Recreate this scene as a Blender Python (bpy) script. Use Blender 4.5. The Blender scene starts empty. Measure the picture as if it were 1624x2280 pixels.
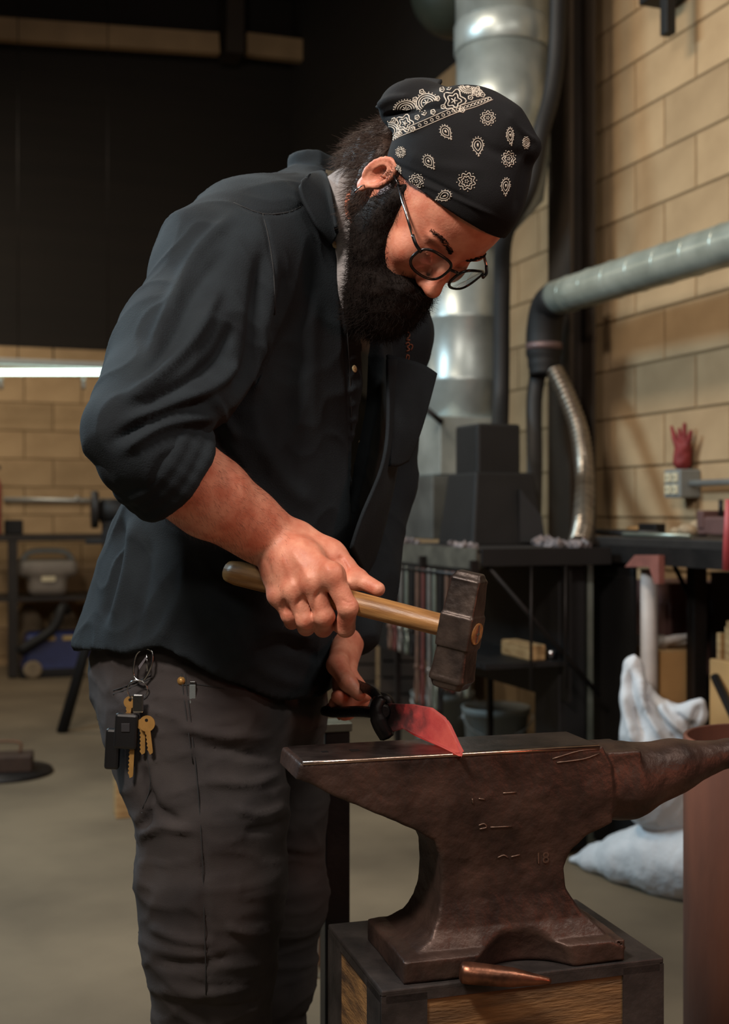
import bpy, bmesh, math, random
import numpy as np
from mathutils import Vector, Matrix
from mathutils.bvhtree import BVHTree
random.seed(7); RNG = np.random.default_rng(7)
scene = bpy.context.scene
col = scene.collection

# ------------------------------------------------------------------ camera
FPX, CX, CY, CAMZ = 2700.0, 812.0, 1140.0, 1.10
cam_data = bpy.data.cameras.new('camera')
cam = bpy.data.objects.new('camera', cam_data); col.objects.link(cam)
cam.location = (0, 0, CAMZ); cam.rotation_euler = (math.pi/2, 0, 0)
cam_data.sensor_fit = 'VERTICAL'; cam_data.sensor_height = 36.0; cam_data.sensor_width = 36.0*1624/2280
cam_data.lens = FPX/2280*36.0
cam_data.clip_start = 0.05; cam_data.clip_end = 60
cam_data.dof.use_dof = True; cam_data.dof.focus_distance = 1.60; cam_data.dof.aperture_fstop = 4.5
scene.camera = cam

# ------------------------------------------------------------------ world and lamps
world = bpy.data.worlds.new('world'); scene.world = world; world.use_nodes = True
bg = world.node_tree.nodes['Background']
bg.inputs[0].default_value = (0.9, 0.9, 0.9, 1); bg.inputs[1].default_value = 0.0035

def area(name, loc, target, size, power, color, size_y=None, spread=None):
    l = bpy.data.lights.new(name, 'AREA'); l.energy = power; l.color = color; l.size = size
    if size_y: l.shape = 'RECTANGLE'; l.size_y = size_y
    if spread: l.spread = math.radians(spread)
    o = bpy.data.objects.new(name, l); col.objects.link(o)
    o.location = loc
    o.rotation_euler = (Vector(target)-Vector(loc)).to_track_quat('-Z', 'Y').to_euler()
    return o
area('lamp_over_anvil', (-0.9, 0.35, 2.75), (0.0, 1.7, 1.0), 0.5, 62, (1.0, 0.88, 0.78), 0.25)
area('lamp_tube_row', (-2.9, 3.4, 3.3), (-0.3, 1.9, 1.1), 1.8, 140, (0.62, 0.86, 1.0), 0.25)
area('lamp_bay_wall', (-0.9, 3.3, 3.7), (1.4, 4.4, 1.0), 1.2, 52, (1.0, 0.84, 0.66), 0.4)
area('lamp_bay_back', (-3.2, 6.6, 3.3), (-2.6, 8.2, 0.3), 1.6, 45, (1.0, 0.86, 0.66), 0.4)
area('lamp_bay_right', (1.7, 0.5, 3.3), (0.3, 1.8, 0.8), 1.2, 32, (1.0, 0.90, 0.80), 0.3)
area('fill_front', (0.3, -1.9, 3.0), (0.4, 3.2, 0.9), 2.0, 20, (1.0, 0.88, 0.74), 0.4)  # soft fill added behind the camera, in place of ambient light
area('forge_glow', (1.55, 0.75, 0.95), (0.1, 1.7, 1.3), 0.3, 3.5, (1.0, 0.25, 0.12), 0.3)
scene.view_settings.view_transform = 'Standard'
scene.view_settings.look = 'None'
scene.view_settings.gamma = 1.0
scene.view_settings.use_curve_mapping = False
scene.view_settings.exposure = 0.0

# ------------------------------------------------------------------ helpers
def P(px, py, d):
    """photo pixel at depth d (metres along the view) -> world point"""
    return Vector(((px-CX)/FPX*d, d, CAMZ-(py-CY)/FPX*d))
def pr(d, rpx): return rpx*d/FPX
def lin(c):
    return tuple(((v/255)/12.92 if v/255 <= .04045 else ((v/255+.055)/1.055)**2.4) for v in c)
_M = {}
def mat(name, rgb, rough=.6, metal=0.0, var=.25, scale=20, bump=.15, bscale=120, rgb2=None, emit=None, estr=0,
        coat=0, alpha=None, align=None, sss=0, stretch=None, spec=.5, detail=6, trans=0, bdist=.002):
    if name in _M: return _M[name]
    m = bpy.data.materials.new(name); m.use_nodes = True
    nt = m.node_tree; b = nt.nodes['Principled BSDF']
    c = lin(rgb); c2 = lin(rgb2) if rgb2 else tuple(v*(1-var) for v in c)
    tc = nt.nodes.new('ShaderNodeTexCoord'); mp = nt.nodes.new('ShaderNodeMapping')
    nt.links.new(tc.outputs['Object'], mp.inputs[0])
    if stretch: mp.inputs['Scale'].default_value = stretch
    if align is not None:                                   # turn the grain along a direction of the object
        m0 = nt.nodes.new('ShaderNodeMapping'); m0.inputs['Rotation'].default_value = align.transposed().to_euler()
        nt.links.new(tc.outputs['Object'], m0.inputs[0]); nt.links.new(m0.outputs[0], mp.inputs[0])
    n1 = nt.nodes.new('ShaderNodeTexNoise'); n1.inputs['Scale'].default_value = scale; n1.inputs['Detail'].default_value = detail
    nt.links.new(mp.outputs[0], n1.inputs[0])
    rp = nt.nodes.new('ShaderNodeValToRGB'); rp.color_ramp.elements[0].position = .32; rp.color_ramp.elements[1].position = .68
    rp.color_ramp.elements[0].color = (*c2, 1); rp.color_ramp.elements[1].color = (*c, 1)
    nt.links.new(n1.outputs[0], rp.inputs[0]); nt.links.new(rp.outputs[0], b.inputs['Base Color'])
    b.inputs['Roughness'].default_value = rough; b.inputs['Metallic'].default_value = metal
    b.inputs['Specular IOR Level'].default_value = spec
    if bump:
        n2 = nt.nodes.new('ShaderNodeTexNoise'); n2.inputs['Scale'].default_value = bscale; n2.inputs['Detail'].default_value = 5
        nt.links.new(mp.outputs[0], n2.inputs[0])
        bp = nt.nodes.new('ShaderNodeBump'); bp.inputs['Strength'].default_value = bump; bp.inputs['Distance'].default_value = bdist
        nt.links.new(n2.outputs[0], bp.inputs['Height']); nt.links.new(bp.outputs[0], b.inputs['Normal'])
    if emit: b.inputs['Emission Color'].default_value = (*lin(emit), 1); b.inputs['Emission Strength'].default_value = estr
    if coat: b.inputs['Coat Weight'].default_value = coat
    if sss:
        b.inputs['Subsurface Weight'].default_value = sss; b.inputs['Subsurface Radius'].default_value = (1, .35, .2)
        b.inputs['Subsurface Scale'].default_value = .006
    if trans: b.inputs['Transmission Weight'].default_value = trans; b.inputs['IOR'].default_value = 1.45
    if alpha is not None: b.inputs['Alpha'].default_value = alpha
    _M[name] = m
    return m

def tag(o, label=None, cat=None, group=None, kind=None):
    if label: o['label'] = label
    if cat: o['category'] = cat
    if group: o['group'] = group
    if kind: o['kind'] = kind
    return o
def empty(name, loc=(0, 0, 0), label=None, cat=None, group=None, kind=None):
    o = bpy.data.objects.new(name, None); col.objects.link(o); o.location = loc; o.empty_display_size = .05
    return tag(o, label, cat, group, kind)
def link(name, me, m, parent=None):
    """link a mesh given in world coordinates; its origin goes to the parent's place"""
    if m is not None:
        me.materials.clear(); me.materials.append(m)
    o = bpy.data.objects.new(name, me); col.objects.link(o)
    if parent is not None:
        loc = Vector((0, 0, 0)); p = parent
        while p: loc += p.location; p = p.parent
        me.transform(Matrix.Translation(-loc)); o.parent = parent
    else:
        co = np.empty(len(me.vertices)*3, np.float32); me.vertices.foreach_get('co', co); co = co.reshape(-1, 3)
        c = Vector(((co[:, 0].min()+co[:, 0].max())/2, (co[:, 1].min()+co[:, 1].max())/2, co[:, 2].min()))
        me.transform(Matrix.Translation(-c)); o.location = c
    return o
def npmesh(name, V, Q, smooth=True):
    V = np.asarray(V, np.float32); Q = np.asarray(Q, np.int32)
    k = Q.shape[1]
    me = bpy.data.meshes.new(name)
    me.vertices.add(len(V)); me.vertices.foreach_set('co', V.ravel())
    me.loops.add(Q.size); me.loops.foreach_set('vertex_index', Q.ravel())
    me.polygons.add(len(Q)); me.polygons.foreach_set('loop_start', np.arange(0, Q.size, k, dtype=np.int32))
    me.update(calc_edges=True); me.validate()
    if smooth: me.polygons.foreach_set('use_smooth', np.ones(len(me.polygons), bool))
    return me

class MB:
    """collects shapes into one mesh"""
    def __init__(s): s.bm = bmesh.new()
    def box(s, c, half, R=None, bevel=0.0, taper=None):
        R = R or Matrix.Identity(3)
        vs = []
        for z in (-1, 1):
            for y in (-1, 1):
                for x in (-1, 1):
                    k = (taper if (taper and z > 0) else 1)
                    vs.append(s.bm.verts.new(Vector(c)+R @ Vector((x*half[0]*k, y*half[1]*k, z*half[2]))))
        fs = [(0, 2, 3, 1), (4, 5, 7, 6), (0, 1, 5, 4), (2, 6, 7, 3), (0, 4, 6, 2), (1, 3, 7, 5)]
        F = [s.bm.faces.new([vs[i] for i in f]) for f in fs]
        if bevel:
            es = list({e for f in F for e in f.edges})
            bmesh.ops.bevel(s.bm, geom=es, offset=bevel, segments=2, affect='EDGES', profile=.5)
        return s
    def tube(s, pts, r, n=10, cap=True, closed=False, flat=None):
        pts = [Vector(p) for p in pts]; N = len(pts)
        rs = r if isinstance(r, (list, tuple)) else [r]*N
        rings = []; prev = None
        for i, p in enumerate(pts):
            if closed: t = pts[(i+1) % N]-pts[i-1]
            else: t = pts[min(i+1, N-1)]-pts[max(i-1, 0)]
            t.normalize()
            if prev is None:
                a = Vector((0, 0, 1)) if abs(t.z) < .9 else Vector((1, 0, 0))
                u = t.cross(a).normalized()
            else:
                u = (prev-t*prev.dot(t)).normalized()
            prev = u; v = t.cross(u)
            fl = flat or 1
            rings.append([s.bm.verts.new(p+(u*math.cos(2*math.pi*k/n)+v*math.sin(2*math.pi*k/n)*fl)*rs[i]) for k in range(n)])
        M = N if closed else N-1
        for i in range(M):
            a, b = rings[i], rings[(i+1) % N]
            for k in range(n):
                f = s.bm.faces.new((a[k], a[(k+1) % n], b[(k+1) % n], b[k])); f.smooth = True
        if cap and not closed:
            s.bm.faces.new(rings[0][::-1]); s.bm.faces.new(rings[-1])
        return s
    def lathe(s, prof, c, axis=Vector((0, 0, 1)), n=32):
        """prof: list of (radius, height)"""
        axis = Vector(axis).normalized(); q = axis.to_track_quat('Z', 'Y')
        rings = []
        for r, h in prof:
            rings.append([s.bm.verts.new(Vector(c)+q @ Vector((r*math.cos(2*math.pi*k/n), r*math.sin(2*math.pi*k/n), h))) for k in range(n)])
        for a, b in zip(rings, rings[1:]):
            for k in range(n):
                f = s.bm.faces.new((a[k], a[(k+1) % n], b[(k+1) % n], b[k])); f.smooth = True
        s.bm.faces.new(rings[0][::-1]); s.bm.faces.new(rings[-1])
        return s
    def slab(s, pts, thick):
        """polygon given in 3D, thickened along its normal (tuple thick -> direction)"""
        pts = [Vector(p) for p in pts]
        if isinstance(thick, Vector): nrm = thick
        else:
            nrm = Vector((0, 0, 0))
            for a, b in zip(pts, pts[1:]+pts[:1]): nrm += a.cross(b)
            nrm = nrm.normalized()*thick
        A = [s.bm.verts.new(p-nrm/2) for p in pts]; B = [s.bm.verts.new(p+nrm/2) for p in pts]
        n = len(pts)
        s.bm.faces.new(A[::-1]); s.bm.faces.new(B)
        for i in range(n): s.bm.faces.new((A[i], A[(i+1) % n], B[(i+1) % n], B[i]))
        return s
    def sphere(s, c, r, R=None, u=14, v=9):
        R = R or Matrix.Identity(3)
        r = r if isinstance(r, (tuple, list)) else (r, r, r)
        m = Matrix.Translation(Vector(c)) @ R.to_4x4() @ Matrix.Diagonal((*r, 1))
        g = bmesh.ops.create_uvsphere(s.bm, u_segments=u, v_segments=v, radius=1, matrix=m)
        for vv in g['verts']:
            for f in vv.link_faces: f.smooth = True
        return s
    def build(s, name, m, parent=None, smooth_angle=None, bevel=0):
        bmesh.ops.recalc_face_normals(s.bm, faces=s.bm.faces)
        me = bpy.data.meshes.new(name); s.bm.to_mesh(me); s.bm.free()
        o = link(name, me, m, parent)
        if bevel:
            md = o.modifiers.new('bevel', 'BEVEL'); md.width = bevel; md.segments = 2; md.limit_method = 'ANGLE'; md.angle_limit = math.radians(35)
        return o

def rotz(a): return Matrix.Rotation(a, 3, 'Z')
def axes(x, y, z): return Matrix((x, y, z)).transposed()
def spline(pts, n=8, closed=False):
    """Catmull-Rom through the points"""
    pts = [Vector(p) for p in pts]; N = len(pts); out = []
    for i in range(N if closed else N-1):
        p1, p2 = pts[i], pts[(i+1) % N]
        p0 = pts[i-1] if (closed or i > 0) else p1*2-p2
        p3 = pts[(i+2) % N] if (closed or i < N-2) else p2*2-p1
        for k in range(n):
            t = k/n
            out.append(.5*((2*p1)+(p2-p0)*t+(2*p0-5*p1+4*p2-p3)*t*t+(3*p1-p0-3*p2+p3)*t**3))
    if not closed: out.append(pts[-1])
    return out

# ------------------------------------------------------------------ signed distance modelling (surface nets)
def smin(a, b, k):
    if k <= 0: return np.minimum(a, b)
    h = np.maximum(k-np.abs(a-b), 0)/k
    return np.minimum(a, b)-h*h*k*.25
class SDF:
    def __init__(s, lo, hi, h):
        s.h = h; s.lo = np.array(lo, float)
        s.n = [int(math.ceil((b-a)/h))+1 for a, b in zip(lo, hi)]
        s.ax = [np.float32(a+np.arange(n)*h) for a, n in zip(lo, s.n)]
        s.F = np.full(s.n, .5, np.float32)
    def _reg(s, lo, hi):
        sl = []
        for i in range(3):
            a = max(0, int((lo[i]-s.lo[i])/s.h)-1); b = min(s.n[i], int((hi[i]-s.lo[i])/s.h)+3)
            sl.append(slice(a, max(a, b)))
        return tuple(sl), s.ax[0][sl[0]][:, None, None], s.ax[1][sl[1]][None, :, None], s.ax[2][sl[2]][None, None, :]
    def op(s, fn, lo, hi, k=0.0, mode='add', pad=None):
        pad = (k+4*s.h) if pad is None else pad
        sl, X, Y, Z = s._reg(np.array(lo)-pad, np.array(hi)+pad)
        if 0 in s.F[sl].shape: return s
        d = fn(X, Y, Z)
        if mode == 'add': s.F[sl] = smin(s.F[sl], d, k)
        else: s.F[sl] = -smin(-s.F[sl], d, k)
        return s
    def cone(s, A, B, ra, rb, k=.01, mode='add'):
        A = np.array(A, float); B = np.array(B, float); ab = B-A; L2 = ab@ab+1e-12
        def fn(X, Y, Z):
            t = np.clip(((X-A[0])*ab[0]+(Y-A[1])*ab[1]+(Z-A[2])*ab[2])/L2, 0, 1)
            return np.sqrt((X-A[0]-t*ab[0])**2+(Y-A[1]-t*ab[1])**2+(Z-A[2]-t*ab[2])**2)-(ra+(rb-ra)*t)
        r = max(ra, rb)
        return s.op(fn, np.minimum(A, B)-r, np.maximum(A, B)+r, k, mode)
    def chain(s, pts, k=.01):
        for (A, ra), (B, rb) in zip(pts, pts[1:]): s.cone(A, B, ra, rb, k)
        return s
    def ell(s, c, r, R=None, k=.01, mode='add'):
        R = np.array(R if R is not None else np.eye(3), float); c = np.array(c, float); r = np.array(r, float)
        def fn(X, Y, Z):
            x, y, z = X-c[0], Y-c[1], Z-c[2]
            q = [(x*R[0, i]+y*R[1, i]+z*R[2, i]) for i in range(3)]
            k0 = np.sqrt(sum((q[i]/r[i])**2 for i in range(3)))+1e-9
            k1 = np.sqrt(sum((q[i]/r[i]**2)**2 for i in range(3)))+1e-9
            return k0*(k0-1)/k1
        e = np.abs(R)@r
        return s.op(fn, c-e, c+e, k, mode)
    def box(s, c, half, R=None, rnd=.002, k=0, mode='add'):
        R = np.array(R if R is not None else np.eye(3), float); c = np.array(c, float); hf = np.array(half, float)
        def fn(X, Y, Z):
            x, y, z = X-c[0], Y-c[1], Z-c[2]
            q = [np.abs(x*R[0, i]+y*R[1, i]+z*R[2, i])-(hf[i]-rnd) for i in range(3)]
            o = np.sqrt(sum(np.maximum(v, 0)**2 for v in q))
            return o+np.minimum(np.maximum(np.maximum(q[0], q[1]), q[2]), 0)-rnd
        e = np.abs(R)@hf
        return s.op(fn, c-e, c+e, k, mode)
    def all(s, fn):
        s.F = fn(s.F, s.ax[0][:, None, None], s.ax[1][None, :, None], s.ax[2][None, None, :]).astype(np.float32); return s
    def net(s):
        F = s.F; I = F < 0
        c = np.zeros([n-1 for n in s.n], np.int8)
        S = lambda A, i, j, k: A[i:A.shape[0]-1+i, j:A.shape[1]-1+j, k:A.shape[2]-1+k]
        for i in (0, 1):
            for j in (0, 1):
                for k in (0, 1): c += S(I, i, j, k)
        act = (c > 0) & (c < 8)
        ijk = np.argwhere(act); idx = np.full(act.shape, -1, np.int32); idx[act] = np.arange(len(ijk))
        pos = np.zeros((len(ijk), 3)); cnt = np.zeros(len(ijk))
        corners = [(i, j, k) for i in (0, 1) for j in (0, 1) for k in (0, 1)]
        for a in corners:
            for ax in range(3):
                if a[ax]: continue
                b = list(a); b[ax] = 1
                fa = F[ijk[:, 0]+a[0], ijk[:, 1]+a[1], ijk[:, 2]+a[2]]; fb = F[ijk[:, 0]+b[0], ijk[:, 1]+b[1], ijk[:, 2]+b[2]]
                m = (fa < 0) != (fb < 0)
                t = fa[m]/(fa[m]-fb[m])
                p = np.tile(np.array(a, float), (m.sum(), 1)); p[:, ax] = t
                pos[m] += p; cnt[m] += 1
        V = s.lo+(ijk+pos/cnt[:, None])*s.h
        Q = []
        for ax in range(3):
            o = [1, 2, 0][ax]; p = [2, 0, 1][ax]
            lo = [slice(None)]*3; hi = [slice(None)]*3
            lo[ax] = slice(0, -1); hi[ax] = slice(1, None)
            ch = I[tuple(lo)] != I[tuple(hi)]
            e = np.argwhere(ch)
            ok = (e[:, o] > 0) & (e[:, p] > 0) & (e[:, o] < s.n[o]-1) & (e[:, p] < s.n[p]-1); e = e[ok]
            do = np.zeros(3, int); do[o] = 1; dp = np.zeros(3, int); dp[p] = 1
            q = np.stack([idx[tuple((e-do-dp).T)], idx[tuple((e-dp).T)], idx[tuple(e.T)], idx[tuple((e-do).T)]], 1)
            ins = I[tuple(e.T)]
            q[~ins] = q[~ins][:, ::-1]
            Q.append(q)
        return V, np.concatenate(Q)
def relax(V, Q, it=2, f=.5):
    for _ in range(it):
        S = np.zeros_like(V); n = np.zeros(len(V))
        for a, b in ((0, 1), (1, 2), (2, 3), (3, 0)):
            for x, y in ((a, b), (b, a)):
                for c in range(3): S[:, c] += np.bincount(Q[:, x], V[Q[:, y], c], len(V))
                n += np.bincount(Q[:, x], minlength=len(V))
        V = V+(S/np.maximum(n, 1)[:, None]-V)*f
    return V
def normals(V, Q):
    n = np.cross(V[Q[:, 2]]-V[Q[:, 0]], V[Q[:, 3]]-V[Q[:, 1]])
    N = np.zeros_like(V)
    for a in range(4):
        for c in range(3): N[:, c] += np.bincount(Q[:, a], n[:, c], len(V))
    return N/(np.linalg.norm(N, axis=1)[:, None]+1e-12)
def proj(V):
    return np.stack([CX+FPX*V[:, 0]/V[:, 1], CY-FPX*(V[:, 2]-CAMZ)/V[:, 1]], 1)
def folds(V, Q, lines):
    """raise (or sink) cloth along creases; each crease lies on the side of the cloth that faces it"""
    N = normals(V, Q); px = proj(V); disp = np.zeros(len(V))
    view = -(V-np.array([0, 0, CAMZ])); view /= np.linalg.norm(view, axis=1)[:, None]
    face = np.clip((N*view).sum(1)*3, 0, 1)
    for pts, w, amp in lines:
        pts = np.array([list(p) for p in spline([(x, y, 0) for x, y in pts], 5)])[:, :2]
        best = np.full(len(V), 1e9); tt = np.zeros(len(V))
        for i in range(len(pts)-1):
            a, b = pts[i], pts[i+1]; ab = b-a
            t = np.clip(((px-a)@ab)/(ab@ab+1e-9), 0, 1)
            d = np.linalg.norm(px-a-t[:, None]*ab, axis=1)
            u = d < best; best[u] = d[u]; tt[u] = (i+t[u])/(len(pts)-1)
        fade = np.clip(np.minimum(tt, 1-tt)*6+.15, 0, 1)
        disp += amp*np.exp(-(best/w)**2)*fade
    return V+N*(disp*face)[:, None]
def wavy(V, freq, seed=0):
    r = np.random.default_rng(seed); out = np.zeros(len(V))
    for i in range(9):
        k = r.normal(size=3); k *= freq*(.6+.9*r.random())/np.linalg.norm(k)
        out += np.sin(V@k+r.random()*6.28+1.3*np.sin(V@(k[[1, 2, 0]]*.6)))
    return out/9
def bvh_of(V, Q): return BVHTree.FromPolygons([tuple(v) for v in V], [tuple(q) for q in Q])
CAMP = Vector((0, 0, CAMZ))
def cast(bvh, px, py, lift=.0006):
    d = (P(px, py, 1.0)-CAMP).normalized()
    h = bvh.ray_cast(CAMP, d)
    if h[0] is None: return None
    n = h[1] if h[1].dot(d) < 0 else -h[1]
    return h[0]+n*lift, n
def surf_tube(mb, bvh, pts, r, lift=.0005, n=5, closed=False, step=3, flat=None, dens=True):
    """a thin stitched or printed line lying on a surface"""
    sp = spline([(x, y, 0) for x, y in pts], step, closed) if dens else [Vector((x, y, 0)) for x, y in pts]
    run = []
    for p in sp:
        h = cast(bvh, p.x, p.y, lift)
        if h is None or (run and (h[0]-run[-1]).length > .05):
            if len(run) > 1: mb.tube(run, r, n, flat=flat)
            run = [h[0]] if h else []
            closed = False
            continue
        run.append(h[0])
    if len(run) > 1: mb.tube(run, r, n, closed=closed and len(run) == len(sp), flat=flat)
# ================================================================== the room: a block wall runs away on the right, another closes it behind
RO = Vector((1.0, 5.1, 0)); EW = Vector((-.342, .940, 0)).normalized(); EN = Vector((-EW.y, EW.x, 0))
EZ = Vector((0, 0, 1)); RR = axes(EW, EN, EZ)        # room axes: along the right wall, out into the room, up
def RM(s, n, z): return RO+EW*s+EN*n+EZ*z
def RP(px, n, py):
    """the point seen at a photo pixel on the plane n metres off the right wall"""
    d = Vector(((px-CX)/FPX, 1, -(py-CY)/FPX)); o = RM(0, n, 0)
    t = EN.dot(o-CAMP)/EN.dot(d)
    return CAMP+d*t
def blockmat(name, a, b):
    m = mat(name, a, .9, 0, rgb2=b, scale=5, bump=.6, bscale=160, bdist=.003)
    nt = m.node_tree; oi = nt.nodes.new('ShaderNodeObjectInfo'); hv = nt.nodes.new('ShaderNodeHueSaturation')
    mr = nt.nodes.new('ShaderNodeMapRange'); mr.inputs[3].default_value = .90; mr.inputs[4].default_value = 1.08
    bs = nt.nodes['Principled BSDF']; src = bs.inputs['Base Color'].links[0].from_socket
    nt.links.new(oi.outputs['Random'], mr.inputs[0]); nt.links.new(mr.outputs[0], hv.inputs['Value']); nt.links.new(src, hv.inputs['Color'])
    nt.links.new(hv.outputs[0], bs.inputs['Base Color'])
    return m
M_block = blockmat('painted_block', (176, 149, 114), (158, 132, 99))
M_mortar = mat('painted_mortar', (132, 110, 80), .92, 0, var=.15, scale=8, bump=.6, bscale=200)
M_floor = mat('concrete_floor', (116, 102, 82), .75, 0, scale=1.6, rgb2=(84, 73, 58), bump=.35, bscale=60, stretch=(1, 1.0, 1), spec=.3, detail=10)
M_dark = mat('dark_upper_wall', (24, 18, 13), .9, 0, var=.35, scale=2.2, bump=.3, bscale=30, stretch=(.3, .3, 5))
M_ceil = mat('dark_roof_deck', (22, 20, 19), .9, 0, var=.4, scale=3, bump=.3, bscale=20)
M_beam = mat('tan_painted_steel', (150, 124, 92), .7, 0, var=.2, scale=6, bump=.2)
M_column = mat('brown_painted_steel', (46, 36, 27), .55, 0, var=.3, scale=7, bump=.25, bscale=60)

o = MB().box((-2.0, 4.6, -.05), (5.6, 7.2, .05)).build('floor', M_floor); tag(o, 'bare grey-brown concrete workshop floor', 'floor', kind='structure')
o = MB().box((-2.0, 5.4, 5.15), (5.6, 6.4, .05)).build('ceiling', M_ceil); tag(o, 'dark roof deck high above the workshop', 'ceiling', kind='structure')
BH, BL, JT, Z0 = .2032, .4064, .010, .060
bme = bpy.data.meshes.new('block')
_b = MB().box((0, 0, 0), (BL/2-JT/2, .02, BH/2-JT/2), None, .004); _b.bm.to_mesh(bme); _b.bm.free(); bme.materials.append(M_block)
def block_wall(name, label, o, e, n, length, z1, extra=0):
    """e along, n towards the room; the mortar stands 6 mm behind the block faces"""
    R = axes(e, n, EZ)
    c = o+e*(length/2)-n*.056+EZ*(z1/2)
    w = MB().box(c, (length/2, .05, z1/2), R).build(name, M_mortar); tag(w, label, 'wall', kind='structure')
    rot = R.to_euler()
    k = -1
    while Z0+BH*k < z1-.02:
        a = -BL*(.5 if k % 2 else 1.0)+.17
        while a < length-.05:
            z = Z0+BH*(k+.5)
            if z+BH/2 > .02 and a > -.04:
                b = bpy.data.objects.new('block', bme); col.objects.link(b); b.parent = w
                b.location = o+e*(a+BL/2)-n*.02+EZ*z-w.location; b.rotation_euler = rot
            a += BL
        k += 1
    return w
SC = 4.61
wall_right = block_wall('wall_right', 'tan painted concrete block wall behind the forge', RM(-2.25, 0, 0), EW, EN, SC+2.25, 3.5)
tag(MB().box(RM(1.20, -.06, 4.30), (3.45, .05, .80), RR).build('trim_1', M_dark), 'dark upper band of wall above the blocks', 'wall', kind='structure')
EB = -EN*-1.0
wall_back = block_wall('wall_back', 'tan painted block wall behind the work bench and fluorescent lamp', RM(SC, 0, 0), EN, -EW, 6.0, 2.13)
tag(MB().box(RM(SC+.06, 3.0, 3.6), (.05, 3.2, 1.48), RR).build('trim_2', M_dark), 'dark brown upper wall above the fluorescent lamp', 'wall', kind='structure')

# roof beam along the back wall with its knee brace
bmg = empty('roof_beam', RM(SC-.25, 2, 4.3), 'tan steel roof beam with angled knee brace high under the dark roof', 'beam')
def BP(px, py): 
    d = Vector(((px-CX)/FPX, 1, -(py-CY)/FPX)); o_ = RM(SC-.25, 0, 0); t = EW.dot(o_-CAMP)/EW.dot(d); return CAMP+d*t
def strip(pa, pb, w, t=.08):
    a, b = BP(*pa), BP(*pb); d = b-a; L = d.length; d.normalize(); u = EW; v = d.cross(u).normalized()
    return MB().box((a+b)/2, (L/2, w/2, t/2), axes(d, v, u))
strip((-60, 62), (486, 100), .15).build('beam', M_beam, bmg)
strip((548, 100), (838, 135), .16).build('beam', M_beam, bmg)
strip((826, 128), (772, 226), .15).build('knee_brace', M_beam, bmg)
strip((768, 215), (768, 1466), .13).build('post', M_beam, bmg)
strip((516, -60), (516, 130), .13, .25).build('hanger', M_column, bmg)

# steel column in front of the right wall
cg = empty('steel_column', RP(1290, .11, 1700), 'tall dark brown steel column standing against the tan block wall', 'column')
cg.location.z = 0
c0_ = RP(1296, .11, 1100); c0_.z = 0
MB().box(c0_+EZ*1.9, (.099, .008, 1.9), RR).build('flange', M_column, cg)
MB().box(c0_+EN*.10+EZ*1.9, (.092, .008, 1.9), RR).build('flange', M_column, cg)
MB().box(c0_+EN*.05+EZ*1.9, (.008, .05, 1.9), RR).build('web', M_column, cg)
MB().box(c0_+EN*.05+EZ*.01, (.14, .10, .010), RR).build('base_plate', M_column, cg)
# ================================================================== the smith
M_skin = mat('skin', (214, 148, 122), .5, 0, scale=45, rgb2=(190, 112, 88), bump=.45, bscale=320, sss=.12, spec=.4, bdist=.001)
M_shirt = mat('shirt_cotton', (37, 44, 49), .92, 0, scale=9, rgb2=(24, 28, 32), bump=.8, bscale=520, spec=.2, bdist=.0008)
M_tee = mat('undershirt_cotton', (150, 146, 146), .95, 0, var=.2, scale=30, bump=.3, bscale=700, spec=.2)
M_olive = mat('olive_shirt_cotton', (78, 72, 60), .95, 0, var=.2, scale=30, bump=.3, bscale=700, spec=.2)
M_jean = mat('black_denim', (66, 61, 60), .93, 0, scale=9, rgb2=(46, 43, 44), bump=.5, bscale=1000, spec=.2, bdist=.0008)
M_band = mat('bandana_cotton', (24, 24, 26), .9, 0, var=.2, scale=30, bump=.3, bscale=900, spec=.2)
M_print = mat('bandana_print', (188, 178, 165), .9, 0, var=.15, scale=60, bump=0)
M_hair = mat('dark_hair', (28, 21, 18), .75, 0, var=.4, scale=60, bump=.3, bscale=300, spec=.15)
M_hairb = mat('brown_hair', (62, 46, 38), .55, 0, var=.4, scale=60, bump=.3, bscale=300, spec=.35)
M_brass = mat('brass', (190, 146, 84), .35, .45, var=.25, scale=60, bump=.1)
M_steel = mat('polished_steel', (190, 192, 195), .22, 1, var=.1, scale=40, bump=.03)
M_blackpl = mat('black_plastic', (22, 22, 24), .38, 0, var=.2, scale=40, bump=.05)
M_thread = mat('seam_thread', (42, 44, 46), .9, 0, var=.2, scale=60, bump=0)
M_leather = mat('boot_leather', (44, 34, 28), .6, 0, var=.3, scale=20, bump=.3)

person = empty('person', (-0.22, 1.82, 0), 'bearded smith in dark shirt and black bandana leaning over the anvil', 'person')

# ---- head frame (forward, left, up) with the origin between the eyes
HF, HL, HU = np.array([.257, -.391, -.884]), np.array([.689, .715, -.116]), np.array([.677, -.579, .453])
HF /= np.linalg.norm(HF); HL -= HF*(HF@HL); HL /= np.linalg.norm(HL); HU = np.cross(HF, HL)
HR = np.stack([HF, HL, HU], 1); HO = np.array([.1163, 1.630, CAMZ+.3446]); HS = 1.03
def Pm(x, y, d): return P(x, y, d+.07)     # the trunk stands a little behind the hammer arm
def H(f, l, u): return HO+HR@(np.array([f, l, u])*HS)
def hs(*r): return tuple(v*HS for v in r)

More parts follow.
